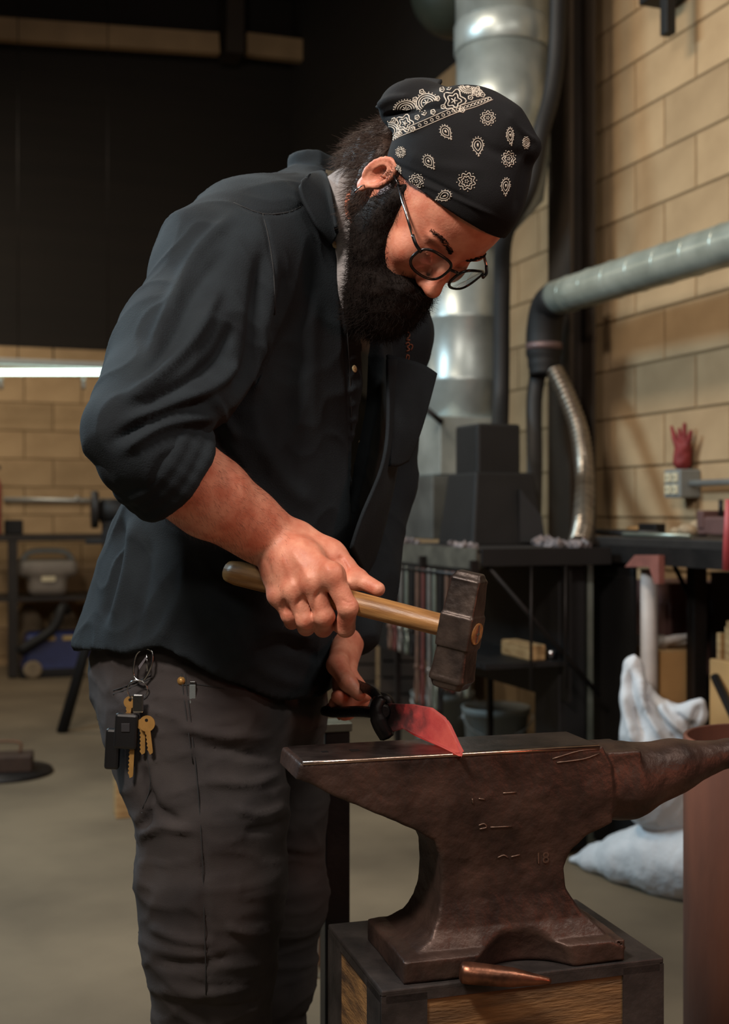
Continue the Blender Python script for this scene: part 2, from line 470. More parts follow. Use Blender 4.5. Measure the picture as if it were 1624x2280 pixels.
c0 = H(-.08, 0, -.02)
neckA, neckB = H(-.105, 0, -.05), P(786, 470, 1.83)
sd = SDF(np.minimum(c0-.17, np.array(neckB)-.08), np.maximum(c0+.16, np.array(neckB)+.08), .0022)
sd.ell(H(-.092, 0, .036), hs(.098, .076, .092), HR, 0)
sd.ell(H(-.048, 0, .03), hs(.052, .062, .058), HR, .03)
sd.ell(H(-.050, 0, -.035), hs(.052, .060, .080), HR, .03)
sd.ell(H(-.045, 0, -.088), hs(.046, .050, .036), HR, .03)
for s in (-1, 1):
    sd.ell(H(-.006, s*.027, .013), hs(.010, .026, .007), HR, .012)       # brow ridge
    sd.ell(H(-.020, s*.040, -.032), hs(.022, .024, .022), HR, .02)       # cheekbone
    sd.ell(H(.010, s*.031, -.008), hs(.013, .016, .010), HR, .012, 'sub') # eye socket
    sd.ell(H(-.011, s*.031, -.008), hs(.0125, .0135, .0120), HR, .003)    # lid over the eyeball
    sd.cone(H(.0015, s*.044, -.010), H(.0035, s*.022, -.0135), .0011*HS, .0011*HS, .002)  # lid edge
    sd.ell(H(.010, s*.0125, -.047), hs(.010, .0072, .0080), HR, .006)     # nostril wing
    e = H(-.117, s*.0765, -.012)
    ER = HR@np.array(Matrix.Rotation(math.radians(-18*s), 3, 'Z'))@np.array(Matrix.Rotation(math.radians(14), 3, 'Y'))
    sd.ell(e, hs(.0175, .0075, .029), ER, .004)
    sd.ell(e+ER@np.array([.003, s*.008, .004])*HS, hs(.011, .0075, .021), ER, .003, 'sub')
    ring = [e+ER@(np.array([.0152*math.cos(a), s*.006, .0262*math.sin(a)+.001])*HS) for a in np.linspace(-.9, 4.2, 16)]
    sd.chain([(p, .0036) for p in ring], .002)
    inner = [e+ER@(np.array([.0082*math.cos(a)-.001, s*.0062, 0.0165*math.sin(a)+.002])*HS) for a in np.linspace(.2, 3.6, 9)]
    sd.chain([(p, .0030) for p in inner], .002)
    sd.ell(e+ER@(np.array([.003, s*.004, -.030])*HS), hs(.010, .005, .010), HR, .006)   # lobe
    sd.ell(e+ER@(np.array([.014, s*.003, -.004])*HS), hs(.005, .004, .008), HR, .004)   # tragus
sd.chain([(H(.000, 0, .004), .0075), (H(.014, 0, -.022), .0085), (H(.024, 0, -.042), .0115)], .012)
sd.ell(H(.023, 0, -.044), hs(.0115, .0115, .0095), HR, .006)
for s in (-1, 1): sd.ell(H(.017, s*.0065, -.054), hs(.006, .0035, .004), HR, .003, 'sub')
sd.ell(H(.004, 0, -.073), hs(.008, .024, .006), HR, .008)
sd.ell(H(.003, 0, -.084), hs(.008, .020, .006), HR, .006)
sd.cone(neckA, neckB, .050, .050, .03)
V1, Q1 = sd.net(); V1 = relax(V1, Q1, 2, .4)
headV, headQ = V1, Q1

# ---- right forearm and hand
def hd(x): return 1.672-.142*(x-510)/475          # depth of the hammer handle along its length
def hy(x): return 1272+120*(x-510)/475          # photo height of the handle axis
WR = P(618, 1206, 1.652)
arm = SDF(np.array([-.36, 1.44, .86]), np.array([.05, 1.78, 1.25]), .0019)
arm.chain([(P(296, 970, 1.53), .050), (P(380, 1042, 1.55), .0525), (P(470, 1108, 1.59), .0490), (P(552, 1162, 1.63), .0395), (WR, .0315)], .03)
arm.ell(P(608, 1206, 1.65), (.038, .026, .030), rotz(.25), .03)
mcp = {'i': (740, 1282, 0), 'm': (697, 1298, -.002), 'r': (655, 1316, 0), 'p': (620, 1326, .004)}
MC = {}
for kx, (x, y, dz) in mcp.items():
    MC[kx] = P(x, y, hd(x)-.036+dz)
    arm.chain([(WR, .024), ((WR+MC[kx])/2+Vector((0, -.006, .0)), .0185), (MC[kx], {'i': .0155, 'm': .0150, 'r': .0140, 'p': .0125}[kx])], .016)
arm.ell((WR+MC['i']+MC['p'])/3+Vector((.004, .008, 0)), (.04, .02, .04), None, .02)
fing = {'i': ((775, 1352, -.030), (770, 1398, -.008), (757, 1392, .022), .0135, .0122, .0108),
        'm': ((722, 1372, -.031), (720, 1398, -.004), (712, 1378, .026), .0135, .0122, .0108),
        'r': ((681, 1380, -.030), (682, 1396, .002), (680, 1368, .027), .0128, .0116, .0105),
        'p': ((645, 1370, -.024), (650, 1384, .004), (655, 1355, .026), .0112, .0102, .0095)}
for kx, (a, b, c, r1, r2, r3) in fing.items():
    A = P(a[0], a[1], hd(a[0])+a[2]); B = P(b[0], b[1], hd(b[0])+b[2]); C = P(c[0], c[1], hd(c[0])+c[2])
    arm.cone(MC[kx], A, r1+.001, r1-.0008, .006)
    arm.ell(A, (r1+.0004,)*3, None, .003)
    arm.cone(A, B, r1-.001, r2, .004)
    arm.cone(B, C, r2, r3, .004)
    arm.ell(MC[kx]+Vector((0, -.002, .001)), (r1+.0015,)*3, None, .010)
# thumb leaves the side of the palm and lies along the handle
arm.chain([(P(672, 1200, 1.655), .022), (P(735, 1238, 1.644), .0195), (P(768, 1262, 1.630), .0150)], .018)
arm.chain([(P(768, 1262, 1.630), .0145), (P(800, 1290, 1.616), .0122), (P(842, 1312, 1.596), .0098)], .004)
arm.ell(P(797, 1287, 1.616), (.0128,)*3, None, .004)
arm.ell(P(765, 1300, hd(765)+.01), (.018, .016, .014), None, .014)     # web between thumb and index
arm.cone(P(512, 1272, 1.672), P(1064, 1412, 1.506), .0165, .0135, .002, 'sub')     # the fist closes round the handle
VA, QA = arm.net(); VA = relax(VA, QA, 2, .4)
NA = normals(VA, QA)
VA = folds(VA, QA, [([(712, 1315), (700, 1340), (697, 1372)], 5, -.0025), ([(672, 1330), (660, 1350), (660, 1372)], 5, -.0022),
                    ([(635, 1335), (630, 1350), (636, 1365)], 4, -.0018), ([(700, 1210), (722, 1250), (738, 1280)], 9, .0014),
                    ([(650, 1225), (675, 1265), (690, 1295)], 8, .0014), ([(630, 1240), (645, 1280), (655, 1312)], 7, .0010),
                    ([(762, 1335), (776, 1342), (788, 1340)], 3, -.0010), ([(764, 1345), (778, 1350), (790, 1347)], 3, -.0008),
                    ([(590, 1240), (600, 1262), (604, 1290)], 5, -.0012), ([(755, 1235), (770, 1262), (775, 1300)], 6, -.003)])
# ---- left hand round the tongs
lh = SDF(np.array([-.14, 1.62, .78]), np.array([.10, 2.08, 1.06]), .0026)
LW = P(768, 1425, 1.90)
lh.chain([(P(800, 1290, 1.98), .040), (P(785, 1350, 1.95), .036), (LW, .028)], .02)
LM = [P(775, 1500, 1.815), P(770, 1515, 1.84), P(765, 1525, 1.865), P(760, 1530, 1.89)]
for q, m_ in enumerate(LM):
    lh.cone(LW, m_, .022, .014, .014)
    k1 = m_+Vector((.024, -.004, -.030)); k2 = k1+Vector((-.022, .002, -.016)); k3 = k2+Vector((-.018, .002, .012))
    lh.chain([(m_, .0135), (k1, .0122), (k2, .0112), (k3, .010)], .003)
lh.chain([(LW, .02), (P(752, 1480, 1.80), .016), (P(775, 1520, 1.765), .0125), (P(800, 1545, 1.755), .0105)], .006)
for A_, B_ in ((P(770, 1512, 1.84), P(800, 1526, 1.78)), (P(800, 1526, 1.78), P(830, 1540, 1.715)), (P(700, 1580, 1.90), P(740, 1586, 1.84)), (P(740, 1586, 1.84), P(800, 1584, 1.735))):
    lh.cone(A_, B_, .0064, .0064, 0, 'sub')
VL, QL = lh.net(); VL = relax(VL, QL, 2, .4)
# ---- the rest of the body, inside the clothes
bd = SDF(np.array([-.50, 1.42, .04]), np.array([.16, 2.20, 1.66]), .011)
bd.chain([(P(786, 470, 1.83), .044), (Pm(700, 560, 1.82), .085), (Pm(620, 800, 1.83), .115), (Pm(560, 1100, 1.83), .12), (Pm(480, 1450, 1.82), .11)], .03)
bd.chain([(Pm(650, 570, 1.80), .045), (P(505, 620, 1.71), .055), (P(405, 800, 1.61), .048), (P(296, 970, 1.53), .042)], .02)
bd.chain([(Pm(760, 580, 1.90), .045), (Pm(815, 600, 1.98), .040), (Pm(878, 760, 1.94), .032), (Pm(850, 1080, 2.0), .030), (P(800, 1290, 1.98), .034)], .02)
bd.chain([(Pm(450, 1500, 1.80), .09), (Pm(455, 1700, 1.74), .080), (Pm(466, 2080, 1.73), .058), (Pm(472, 2290, 1.75), .045), (Vector((-.225, 1.79, .08)), .040)], .02)
bd.chain([(Pm(540, 1500, 1.88), .09), (Pm(600, 1640, 1.96), .060), (Pm(636, 2000, 1.98), .040), (Pm(600, 2290, 2.03), .036), (Vector((-.15, 2.09, .08)), .034)], .02)
VB, QB = bd.net()
off1, off2, off3 = len(V1), len(V1)+len(VA), len(V1)+len(VA)+len(VL)
body = link('body', npmesh('body', np.concatenate([V1, VA, VL, VB]), np.concatenate([Q1, QA+off1, QL+off2, QB+off3])), M_skin, person)

# ---- torso shape shared by shirt and undershirt
BA = math.radians(25); FB = np.array([math.cos(BA), -math.sin(BA)]); RB = np.array([-math.sin(BA), -math.cos(BA)])
LV = [(385, 722, .050, .055), (415, 705, .066, .085), (450, 680, .095, .150), (500, 662, .122, .196), (580, 652, .142, .214), (700, 640, .154, .212),
      (900, 612, .166, .212), (1100, 566, .176, .212), (1250, 528, .182, .212), (1400, 486, .184, .214), (1500, 462, .183, .215), (1660, 446, .180, .216)]
LD = 1.90
lz = np.array([CAMZ-(l[0]-CY)/FPX*LD for l in LV])[::-1]
lx = np.array([(l[1]-CX)/FPX*LD for l in LV])[::-1]; la = np.array([l[2] for l in LV])[::-1]; lb = np.array([l[3] for l in LV])[::-1]
def torso(X, Y, Z, off=0.0):
    z = Z.ravel()
    cx = np.interp(z, lz, lx).reshape(Z.shape); a = np.interp(z, lz, la).reshape(Z.shape)+off; b = np.interp(z, lz, lb).reshape(Z.shape)+off
    u = ((X-cx)*FB[0]+(Y-LD)*FB[1])/a; v = ((X-cx)*RB[0]+(Y-LD)*RB[1])/b
    r = (np.abs(u)**2.25+np.abs(v)**2.25)**(1/2.25)
    d = (r-1)*np.minimum(a, b)*.92
    return np.maximum(d, Z-lz[-1]-.02+off)
def vcoord(X, Y, Z):
    cx = np.interp(Z.ravel(), lz, lx).reshape(Z.shape)
    return (X-cx)*RB[0]+(Y-LD)*RB[1], (X-cx)*FB[0]+(Y-LD)*FB[1]
hem_px = [(150, 1476), (190, 1470), (240, 1474), (330, 1455), (420, 1490), (520, 1545), (600, 1590), (680, 1606), (800, 1612)]
hx = np.array([(x-CX)/FPX*1.62 for x, y in hem_px]); hz = np.array([CAMZ-(y-CY)/FPX*1.62 for x, y in hem_px])

sh = SDF(np.array([-.50, 1.36, .76]), np.array([.20, 2.14, 1.66]), .0042)
lo, hi = np.array([-.46, 1.5, .78]), np.array([.12, 2.1, 1.63])
sh.op(lambda X, Y, Z: torso(X, Y, Z), lo, hi, 0)
# shoulders and sleeves
sh.chain([(P(640, 505, 1.82), .062), (P(560, 545, 1.76), .080), (P(500, 610, 1.70), .092), (P(408, 800, 1.61), .085), (P(345, 900, 1.545), .072)], .035)
sh.chain([(P(345, 900, 1.545), .072), (P(292, 962, 1.515), .056), (P(330, 1010, 1.52), .060)], .02)
sh.chain([(Pm(740, 500, 1.87), .060), (Pm(815, 580, 1.96), .070), (Pm(880, 745, 1.93), .054), (Pm(852, 1080, 2.0), .050), (P(808, 1290, 1.985), .054), (P(780, 1392, 1.93), .047)], .03)
sh.cone(Pm(236, 1450, 1.76), Pm(330, 1220, 1.80), .026, .050, .05)           # the shirt tail stands off the back
def hem(F, X, Y, Z):
    h = np.interp(X.ravel(), hx, hz).reshape(X.shape)
    inner = np.where(Z < h+.06, -(F+.011), -1)
    return np.maximum(np.maximum(F, inner), h-Z)
sh.all(hem)
# the cloth gives where the butt of the handle hangs before it
sh.cone(P(512, 1272, 1.672), P(700, 1320, 1.615), .029, .026, .05, 'sub')
# open front
def opening(F, X, Y, Z):
    v, u = vcoord(X, Y, Z)
    py = (CY-(Z-CAMZ)*FPX/LD).ravel()
    v1 = np.interp(py, [380, 470, 560, 680, 820, 985, 1100, 1170, 1190], [.05, .075, .078, .055, .036, .034, .020, .0, -.03]).reshape(Z.shape)
    v2 = np.interp(py, [380, 470, 560, 680, 820, 985, 1060, 1170, 1190], [-.05, -.05, -.045, -.035, -.026, -.024, -.018, .0, .03]).reshape(Z.shape)
    w = np.maximum(v-v1, v2-v)
    w = np.maximum(w, .02-u)
    t = torso(X, Y, Z, -.026)
    far = (t > 0.06)
    return np.where(far, F, np.maximum(F, -np.maximum(w, -(t+.0))))
sh.all(opening)
# rolled cuff
cA, cB = P(318, 1000, 1.52), P(392, 1052, 1.548)
cd = (np.array(cB)-np.array(cA)); cd /= np.linalg.norm(cd)
cuff = SDF(np.array(cA)-.12, np.array(cB)+.12, .0032)
cuff.cone(cA, cB, .063, .0655, 0)
for t_, rr in ((.30, .0675), (.62, .0685), (.95, .0690)):
    c_ = np.array(cA)+(np.array(cB)-np.array(cA))*t_
    ref = np.cross(cd, [0, 0, 1]); ref /= np.linalg.norm(ref); ref2 = np.cross(cd, ref)
    ringp = [c_+(ref*math.cos(a)+ref2*math.sin(a))*(rr-.008) for a in np.linspace(0, 2*math.pi, 25)]
    cuff.chain([(p, .0095) for p in ringp], .008)
def cuffcut(F, X, Y, Z):
    s = (X-cB[0])*cd[0]+(Y-cB[1])*cd[1]+(Z-cB[2])*cd[2]
    tA = (X-cA[0])*cd[0]+(Y-cA[1])*cd[1]+(Z-cA[2])*cd[2]
    rad = np.sqrt(np.maximum((X-cA[0])**2+(Y-cA[1])**2+(Z-cA[2])**2-tA**2, 0))
    bore = np.maximum(rad-.054, -(s+.025))
    return np.maximum(np.maximum(F, s-.009), -bore)
cuff.all(cuffcut)
VC, QC = cuff.net(); VC = relax(VC, QC, 2, .4)
VC = VC+normals(VC, QC)*(wavy(VC, 90, 4)*.0035)[:, None]
VS, QS = sh.net(); VS = relax(VS, QS, 2, .5)
def crumple(V, freq, seed, p=3):
    return (1-np.abs(np.tanh(wavy(V, freq, seed)*2.6)))**p
VS = VS+normals(VS, QS)*(wavy(VS, 22, 1)*.005+wavy(VS, 60, 2)*.0018+crumple(VS, 26, 3)*.0045+crumple(VS, 48, 5)*.0026)[:, None]
shirt_folds = [
    ([(585, 560), (572, 680), (560, 800), (520, 880)], 16, -.012), ([(610, 560), (600, 680), (585, 800), (560, 900)], 14, .007),
    ([(640, 600), (622, 680), (600, 760)], 12, -.006), ([(520, 480), (440, 560), (380, 680), (330, 800)], 14, .007),
    ([(500, 560), (440, 640), (380, 760), (310, 850)], 16, -.007), ([(490, 640), (440, 740), (370, 820), (270, 900)], 14, .009),
    ([(520, 720), (480, 800), (400, 860), (300, 910)], 14, -.009), ([(530, 800), (490, 850), (400, 900), (280, 940)], 13, .010),
    ([(470, 890), (400, 905), (320, 940), (250, 985)], 11, -.010), ([(480, 930), (420, 935), (340, 960), (270, 1010)], 10, .008),
    ([(480, 960), (500, 1000), (540, 1060)], 10, -.008), ([(470, 880), (500, 930), (530, 980)], 10, .007),
    ([(560, 900), (590, 1000), (640, 1080), (700, 1130)], 20, .006), ([(300, 1150), (285, 1260), (250, 1400)], 14, .008),
    ([(270, 1150), (262, 1260), (225, 1400)], 12, -.008), ([(330, 1200), (320, 1300), (290, 1430)], 14, -.006),
    ([(420, 1250), (400, 1340), (350, 1440)], 16, .005), ([(560, 1420), (620, 1400), (700, 1420)], 14, .007), ([(560, 1460), (640, 1440), (720, 1470)], 14, -.007),
    ([(480, 1330), (520, 1430), (600, 1500), (700, 1530)], 18, .006), ([(720, 1180), (735, 1300), (728, 1440)], 14, -.006),
    ([(650, 760), (640, 900), (650, 1050)], 22, -.005), ([(700, 640), (690, 800), (700, 1000)], 20, .005),
    ([(330, 1466), (420, 1500), (520, 1556), (600, 1598)], 5, -.003),
    ([(755, 560), (765, 700), (776, 850), (782, 1000), (778, 1120)], 5, -.004), ([(520, 450), (585, 475), (650, 470), (700, 440)], 4, -.003),
    ([(585, 475), (600, 540), (612, 640)], 4, -.003)]
for i, yy in enumerate(range(700, 1110, 34)):
    shirt_folds.append(([(770+i*1.2, yy), (795, yy-6)], 5, .0030))
VS = folds(VS, QS, shirt_folds)
bvS = bvh_of(VS, QS)
shirt = link('shirt', npmesh('shirt', np.concatenate([VS, VC]), np.concatenate([QS, QC+len(VS)])), M_shirt, person)

def sheet(name, rows, thick, m, parent, sub=2):
    """cloth sheet from a grid of points, thickened"""
    nr, nc = len(rows), len(rows[0])
    me = bpy.data.meshes.new(name)
    me.from_pydata([tuple(p) for r in rows for p in r], [], [(i*nc+j, i*nc+j+1, (i+1)*nc+j+1, (i+1)*nc+j) for i in range(nr-1) for j in range(nc-1)])
    for p in me.polygons: p.use_smooth = True
    o = link(name, me, m, parent)
    md = o.modifiers.new('sub', 'SUBSURF'); md.levels = sub+1; md.render_levels = sub+1; md.boundary_smooth = 'PRESERVE_CORNERS'
    md = o.modifiers.new('thick', 'SOLIDIFY'); md.thickness = thick; md.offset = 0
    return o
# collar, near wing and the band round the neck
def on_shirt(x, y, lift, dflt=1.75):
    h = cast(bvS, x, y, lift); return h[0] if h else P(x, y, dflt)
fold = [(700, 392, 1.86), (712, 380, 1.84), (726, 384, 1.80), (736, 410, 1.755), (742, 455, 1.725), (748, 505, 1.705)]
edge = [(668, 418, .010), (654, 426, .012), (662, 452, .012), (676, 488, .012), (694, 520, .012), (724, 547, .012)]
rows = [[P(*f) for f in fold]]
for t in (.35, .7, 1.0):
    r_ = []
    for q, (f, e) in enumerate(zip(fold, edge)):
        x, y = f[0]+(e[0]-f[0])*t, f[1]+(e[1]-f[1])*t
        p_ = on_shirt(x, y, .012+.010*math.sin(t*3.1)+(.003*math.sin(q*2.3) if t == 1 else 0), 1.80)
        p0_ = P(x, y, f[2]); r_.append(p0_.lerp(p_, min(1, t*1.3)))
    rows.append(r_)
sheet('collar', rows, .005, M_shirt, shirt)
# far front panel turned back
sheet('lapel', [[Pm(862, 790, 1.735), Pm(905, 800, 1.75), Pm(945, 812, 1.78), Pm(972, 832, 1.80)],
                [Pm(868, 880, 1.72), Pm(898, 888, 1.735), Pm(928, 900, 1.76), Pm(950, 915, 1.78)],
                [Pm(872, 960, 1.715), Pm(895, 965, 1.73), Pm(915, 972, 1.75), Pm(930, 980, 1.77)],
                [Pm(868, 1038, 1.715), Pm(882, 1040, 1.73), Pm(895, 1034, 1.75), Pm(908, 1026, 1.77)]], .005, M_shirt, shirt)
sheet('front_panel', [[Pm(862, 800, 1.72), Pm(880, 800, 1.73), Pm(900, 802, 1.78)],
                      [Pm(866, 960, 1.70), Pm(880, 960, 1.72), Pm(895, 960, 1.78)],
                      [Pm(852, 1050, 1.69), Pm(862, 1060, 1.72), Pm(880, 1070, 1.80)],
                      [Pm(806, 1140, 1.69), Pm(830, 1180, 1.76), Pm(850, 1200, 1.85)],
                      [Pm(782, 1220, 1.69), Pm(800, 1260, 1.78), Pm(815, 1300, 1.88)]], .005, M_shirt, shirt)
# hem and placket edge stitching
mb = MB()
for ln in ([(700, 440), (650, 470), (585, 476), (520, 452)], [(585, 476), (600, 540), (610, 620), (612, 700)],
           [(300, 1452), (420, 1482), (520, 1536), (600, 1581), (700, 1598)], [(760, 600), (772, 720), (780, 860), (784, 1000), (782, 1100)],
           [(740, 1420), (734, 1500), (730, 1590)]):
    mb = MB(); surf_tube(mb, bvS, ln, .0008, .0004, 4)
    if len(mb.bm.verts): mb.build('seam', M_thread, shirt)
for x, y in ((743, 546), (770, 675), (787, 822), (793, 983)):
    h = cast(bvS, x, y, .001)
    if h:
        p, n = h
        b = MB().lathe([(.0028, 0), (.0050, .0006), (.0055, .0016), (.0048, .0024), (.0030, .0020), (.0012, .0022)], p, n, 14).build('button', mat('horn_button', (190, 172, 130), .35, 0, var=.3, scale=200, bump=0), shirt)
        MB().lathe([(.0012, .0018), (.0012, .0030)], p, n, 8).build('rivet', M_brass, b)
# red-brown lettering embroidered on the far side of the chest
M_emb = mat('embroidery', (150, 92, 66), .8, 0, bump=0)
mb = MB()
for ln in ([(903, 742), (910, 740), (912, 748), (905, 756), (913, 757)], [(903, 766), (909, 762), (912, 768), (906, 772), (912, 778), (905, 782)],
           [(914, 766), (919, 770), (915, 780)], [(905, 790), (911, 792), (909, 802), (904, 800), (906, 791)]):
    surf_tube(mb, bvS, ln, .0009, .0006, 4)
if len(mb.bm.verts): mb.build('embroidery', M_emb, shirt)

# undershirt seen in the open front, and its pale collar
us = SDF(np.array([-.42, 1.5, .92]), np.array([.16, 2.1, 1.62]), .007)
us.op(lambda X, Y, Z: torso(X, Y, Z, -.018), [-.42, 1.5, .92], [.12, 2.1, 1.62], 0)
us.all(lambda F, X, Y, Z: np.maximum(F, .95-Z))
VU, QU = us.net(); VU = relax(VU, QU, 2)
VU = VU+normals(VU, QU)*(wavy(VU, 45, 8)*.003)[:, None]
under = link('undershirt', npmesh('undershirt', VU, QU), M_olive, person)
nc = SDF(np.array([-.16, 1.58, 1.34]), np.array([.06, 1.96, 1.66]), .0034)
nc.chain([(P(800, 372, 1.82), .050), (P(800, 440, 1.81), .056), (P(800, 500, 1.80), .056), (P(802, 560, 1.79), .052)], .02)
nc.chain([(P(802, 560, 1.79), .052), (P(812, 640, 1.77), .042), (P(820, 690, 1.765), .036)], .02)
nd = np.array(P(748, 372, 1.80))
top_n = np.array(neckA)-np.array(neckB); top_n /= np.linalg.norm(top_n)
def nkcut(F, X, Y, Z):
    A = np.array(neckB); ab = np.array(neckA)-A; t = ((X-A[0])*ab[0]+(Y-A[1])*ab[1]+(Z-A[2])*ab[2])/(ab@ab)
    rr = np.sqrt((X-A[0]-t*ab[0])**2+(Y-A[1]-t*ab[1])**2+(Z-A[2]-t*ab[2])**2)
    tip = P(812, 350, 1.72); F = np.maximum(F, Z-P(780, 366, 1.80)[2]+(X-P(800, 366, 1.80)[0])*-.5)
    s = (X-tip[0])*.85+(Z-tip[2])*.55
    return np.maximum(np.maximum(F, s-.004), -(np.maximum(rr-.047, -(t+.2))))
nc.all(nkcut)
VN, QN = nc.net(); VN = relax(VN, QN, 2, .5)
VN = folds(VN, QN, [([(780, 385), (770, 460), (775, 560)], 5, -.004), ([(762, 385), (752, 440), (758, 520)], 5, .003), ([(757, 566), (790, 572)], 3, -.003)])
link('undershirt_collar', npmesh('undershirt_collar', VN, QN), M_tee, person)

# ---- jeans
jn = SDF(np.array([-.44, 1.50, .05]), np.array([.06, 2.22, 1.00]), .0055)
jn.chain([(Pm(440, 1420, 1.80), .150), (Pm(440, 1520, 1.80), .150), (Pm(452, 1600, 1.79), .135)], .04)
jn.chain([(Pm(530, 1480, 1.88), .125), (Pm(560, 1560, 1.90), .120)], .04)
jn.chain([(Pm(446, 1620, 1.74), .116), (Pm(474, 1800, 1.72), .105), (Pm(468, 1960, 1.72), .103), (Pm(468, 2080, 1.72), .094), (Pm(474, 2170, 1.73), .082), (Pm(472, 2290, 1.75), .081), (Vector((-.225, 1.79, .10)), .078)], .03)
jn.chain([(Pm(590, 1600, 1.96), .098), (Pm(624, 1800, 1.98), .075), (Pm(640, 2000, 1.98), .062), (Pm(620, 2180, 2.00), .058), (Pm(596, 2300, 2.03), .056), (Vector((-.15, 2.09, .10)), .058)], .03)
jn.cone(Pm(345, 1610, 1.72), Pm(360, 1720, 1.70), .060, .055, .05)            # seat
def jcut(F, X, Y, Z): return np.maximum(np.maximum(F, Z-.95), .09-Z)
jn.all(jcut)
VJ, QJ = jn.net(); VJ = relax(VJ, QJ, 2, .5)
VJ = VJ+normals(VJ, QJ)*(wavy(VJ, 30, 11)*.0035+wavy(VJ, 75, 12)*.0015+crumple(VJ*np.array([.6, .6, 1.5]), 34, 13)*.0040+crumple(VJ*np.array([.6, .6, 1.6]), 60, 14)*.0022)[:, None]
VJ = folds(VJ, QJ, [([(420, 1530), (436, 1650), (448, 1800), (455, 1950), (460, 2100), (462, 2280)], 5, -.004),
    ([(400, 1620), (500, 1640), (610, 1640)], 10, .005), ([(430, 1660), (520, 1672), (620, 1690)], 10, -.005), ([(460, 1740), (560, 1745), (630, 1720)], 10, .005),
    ([(330, 1760), (350, 1800), (400, 1830)], 10, -.007), ([(310, 1860), (360, 1840), (430, 1850)], 10, .006), ([(520, 1800), (580, 1815), (636, 1796)], 9, .006),
    ([(540, 1850), (600, 1846), (630, 1830)], 8, -.005), ([(330, 2060), (400, 2090), (480, 2100)], 12, .006), ([(340, 2140), (420, 2150), (520, 2130)], 12, -.006),
    ([(500, 2060), (560, 2080), (612, 2070)], 10, .006), ([(350, 2200), (430, 2215), (560, 2200)], 12, .006), ([(420, 2240), (500, 2250), (590, 2230)], 10, -.006),
    ([(318, 1700), (330, 1790), (322, 1850)], 9, -.010), ([(255, 1540), (300, 1522), (345, 1500)], 5, -.004), ([(300, 1800), (318, 1900), (312, 2000)], 14, .006)])
bvJ = bvh_of(VJ, QJ)
jeans = link('jeans', npmesh('jeans', VJ, QJ), M_jean, person)
mb = MB()
for ln in ([(412, 1500), (424, 1600), (440, 1750), (450, 1900), (457, 2100), (460, 2270)], [(404, 1500), (416, 1600), (430, 1700)],
           [(252, 1538), (290, 1524), (338, 1502)], [(252, 1546), (290, 1532), (338, 1510)], [(404, 1526), (440, 1524), (500, 1534)], [(320, 1640), (336, 1740), (318, 1800)]):
    mb = MB(); surf_tube(mb, bvJ, ln, .0008, .0004, 4)
    if len(mb.bm.verts): mb.build('seam', M_thread, jeans)
h = cast(bvJ, 404, 1516, 0)
if h: MB().lathe([(.0056, 0), (.0058, .0010), (.0036, .0016), (.0030, .0030), (.0012, .0034)], h[0], h[1], 16).build('rivet', M_brass, jeans)
h = cast(bvJ, 430, 1522, .002)
if h:
    zp = MB().box(h[0], (.004, .002, .0032), None, .0008).build('zip_slider', M_steel, jeans)
    MB().box(h[0]+Vector((0, -.003, -.019)), (.0045, .0014, .0175), None, .001).build('zip_pull', mat('grey_webbing', (104, 112, 112), .9, 0, bump=.3, bscale=900), zp)
# belt line under the shirt
for bx_, by_, bz_ in ((-.225, 1.76, 0), (-.15, 2.05, .0)):
    bt = SDF(np.array([bx_-.09, by_-.22, 0]), np.array([bx_+.20, by_+.10, .20]), .008)
    bt.chain([(Vector((bx_-.02, by_, .05)), .046), (Vector((bx_+.13, by_-.06, .042)), .042)], .03); bt.cone(Vector((bx_, by_+.01, .06)), Vector((bx_, by_+.01, .15)), .05, .052, .03)
    bt.all(lambda F, X, Y, Z: np.maximum(F, .004-Z))
    vb, qb = bt.net(); link('boot', npmesh('boot', relax(vb, qb, 2), qb), M_leather, person)

# ---- beard, moustache and hair
be = SDF(np.array(H(-.06, 0, -.09))-.17, np.array(H(-.06, 0, -.09))+.17, .003)
for s in (-1, 1):
    be.chain([(H(-.078, s*.0655, .022), .0075), (H(-.074, s*.066, -.012), .0125), (H(-.068, s*.062, -.045), .019), (H(-.050, s*.052, -.078), .024), (H(-.020, s*.030, -.106), .032), (H(-.002, 0, -.118), .034)], .02)
    be.chain([(H(.012, 0, -.066), .0085), (H(.008, s*.020, -.072), .0100), (H(-.004, s*.036, -.088), .012)], .008)
be.chain([(H(-.004, 0, -.098), .034), (H(-.008, 0, -.125), .038), (H(-.014, 0, -.148), .030), (H(-.018, 0, -.166), .014)], .03)
for s in (-1, 1):
    be.chain([(H(-.094, s*.062, -.044), .012), (H(-.080, s*.054, -.076), .018), (H(-.060, s*.035, -.100), .026)], .02)
be.chain([(H(-.055, 0, -.092), .040), (H(-.028, 0, -.126), .036)], .03)
VE, QE = be.net(); VE = relax(VE, QE, 1)
NE = normals(VE, QE)
VE = VE+NE*(wavy(VE, 260, 21)*.0022+wavy(VE, 600, 22)*.0012)[:, None]
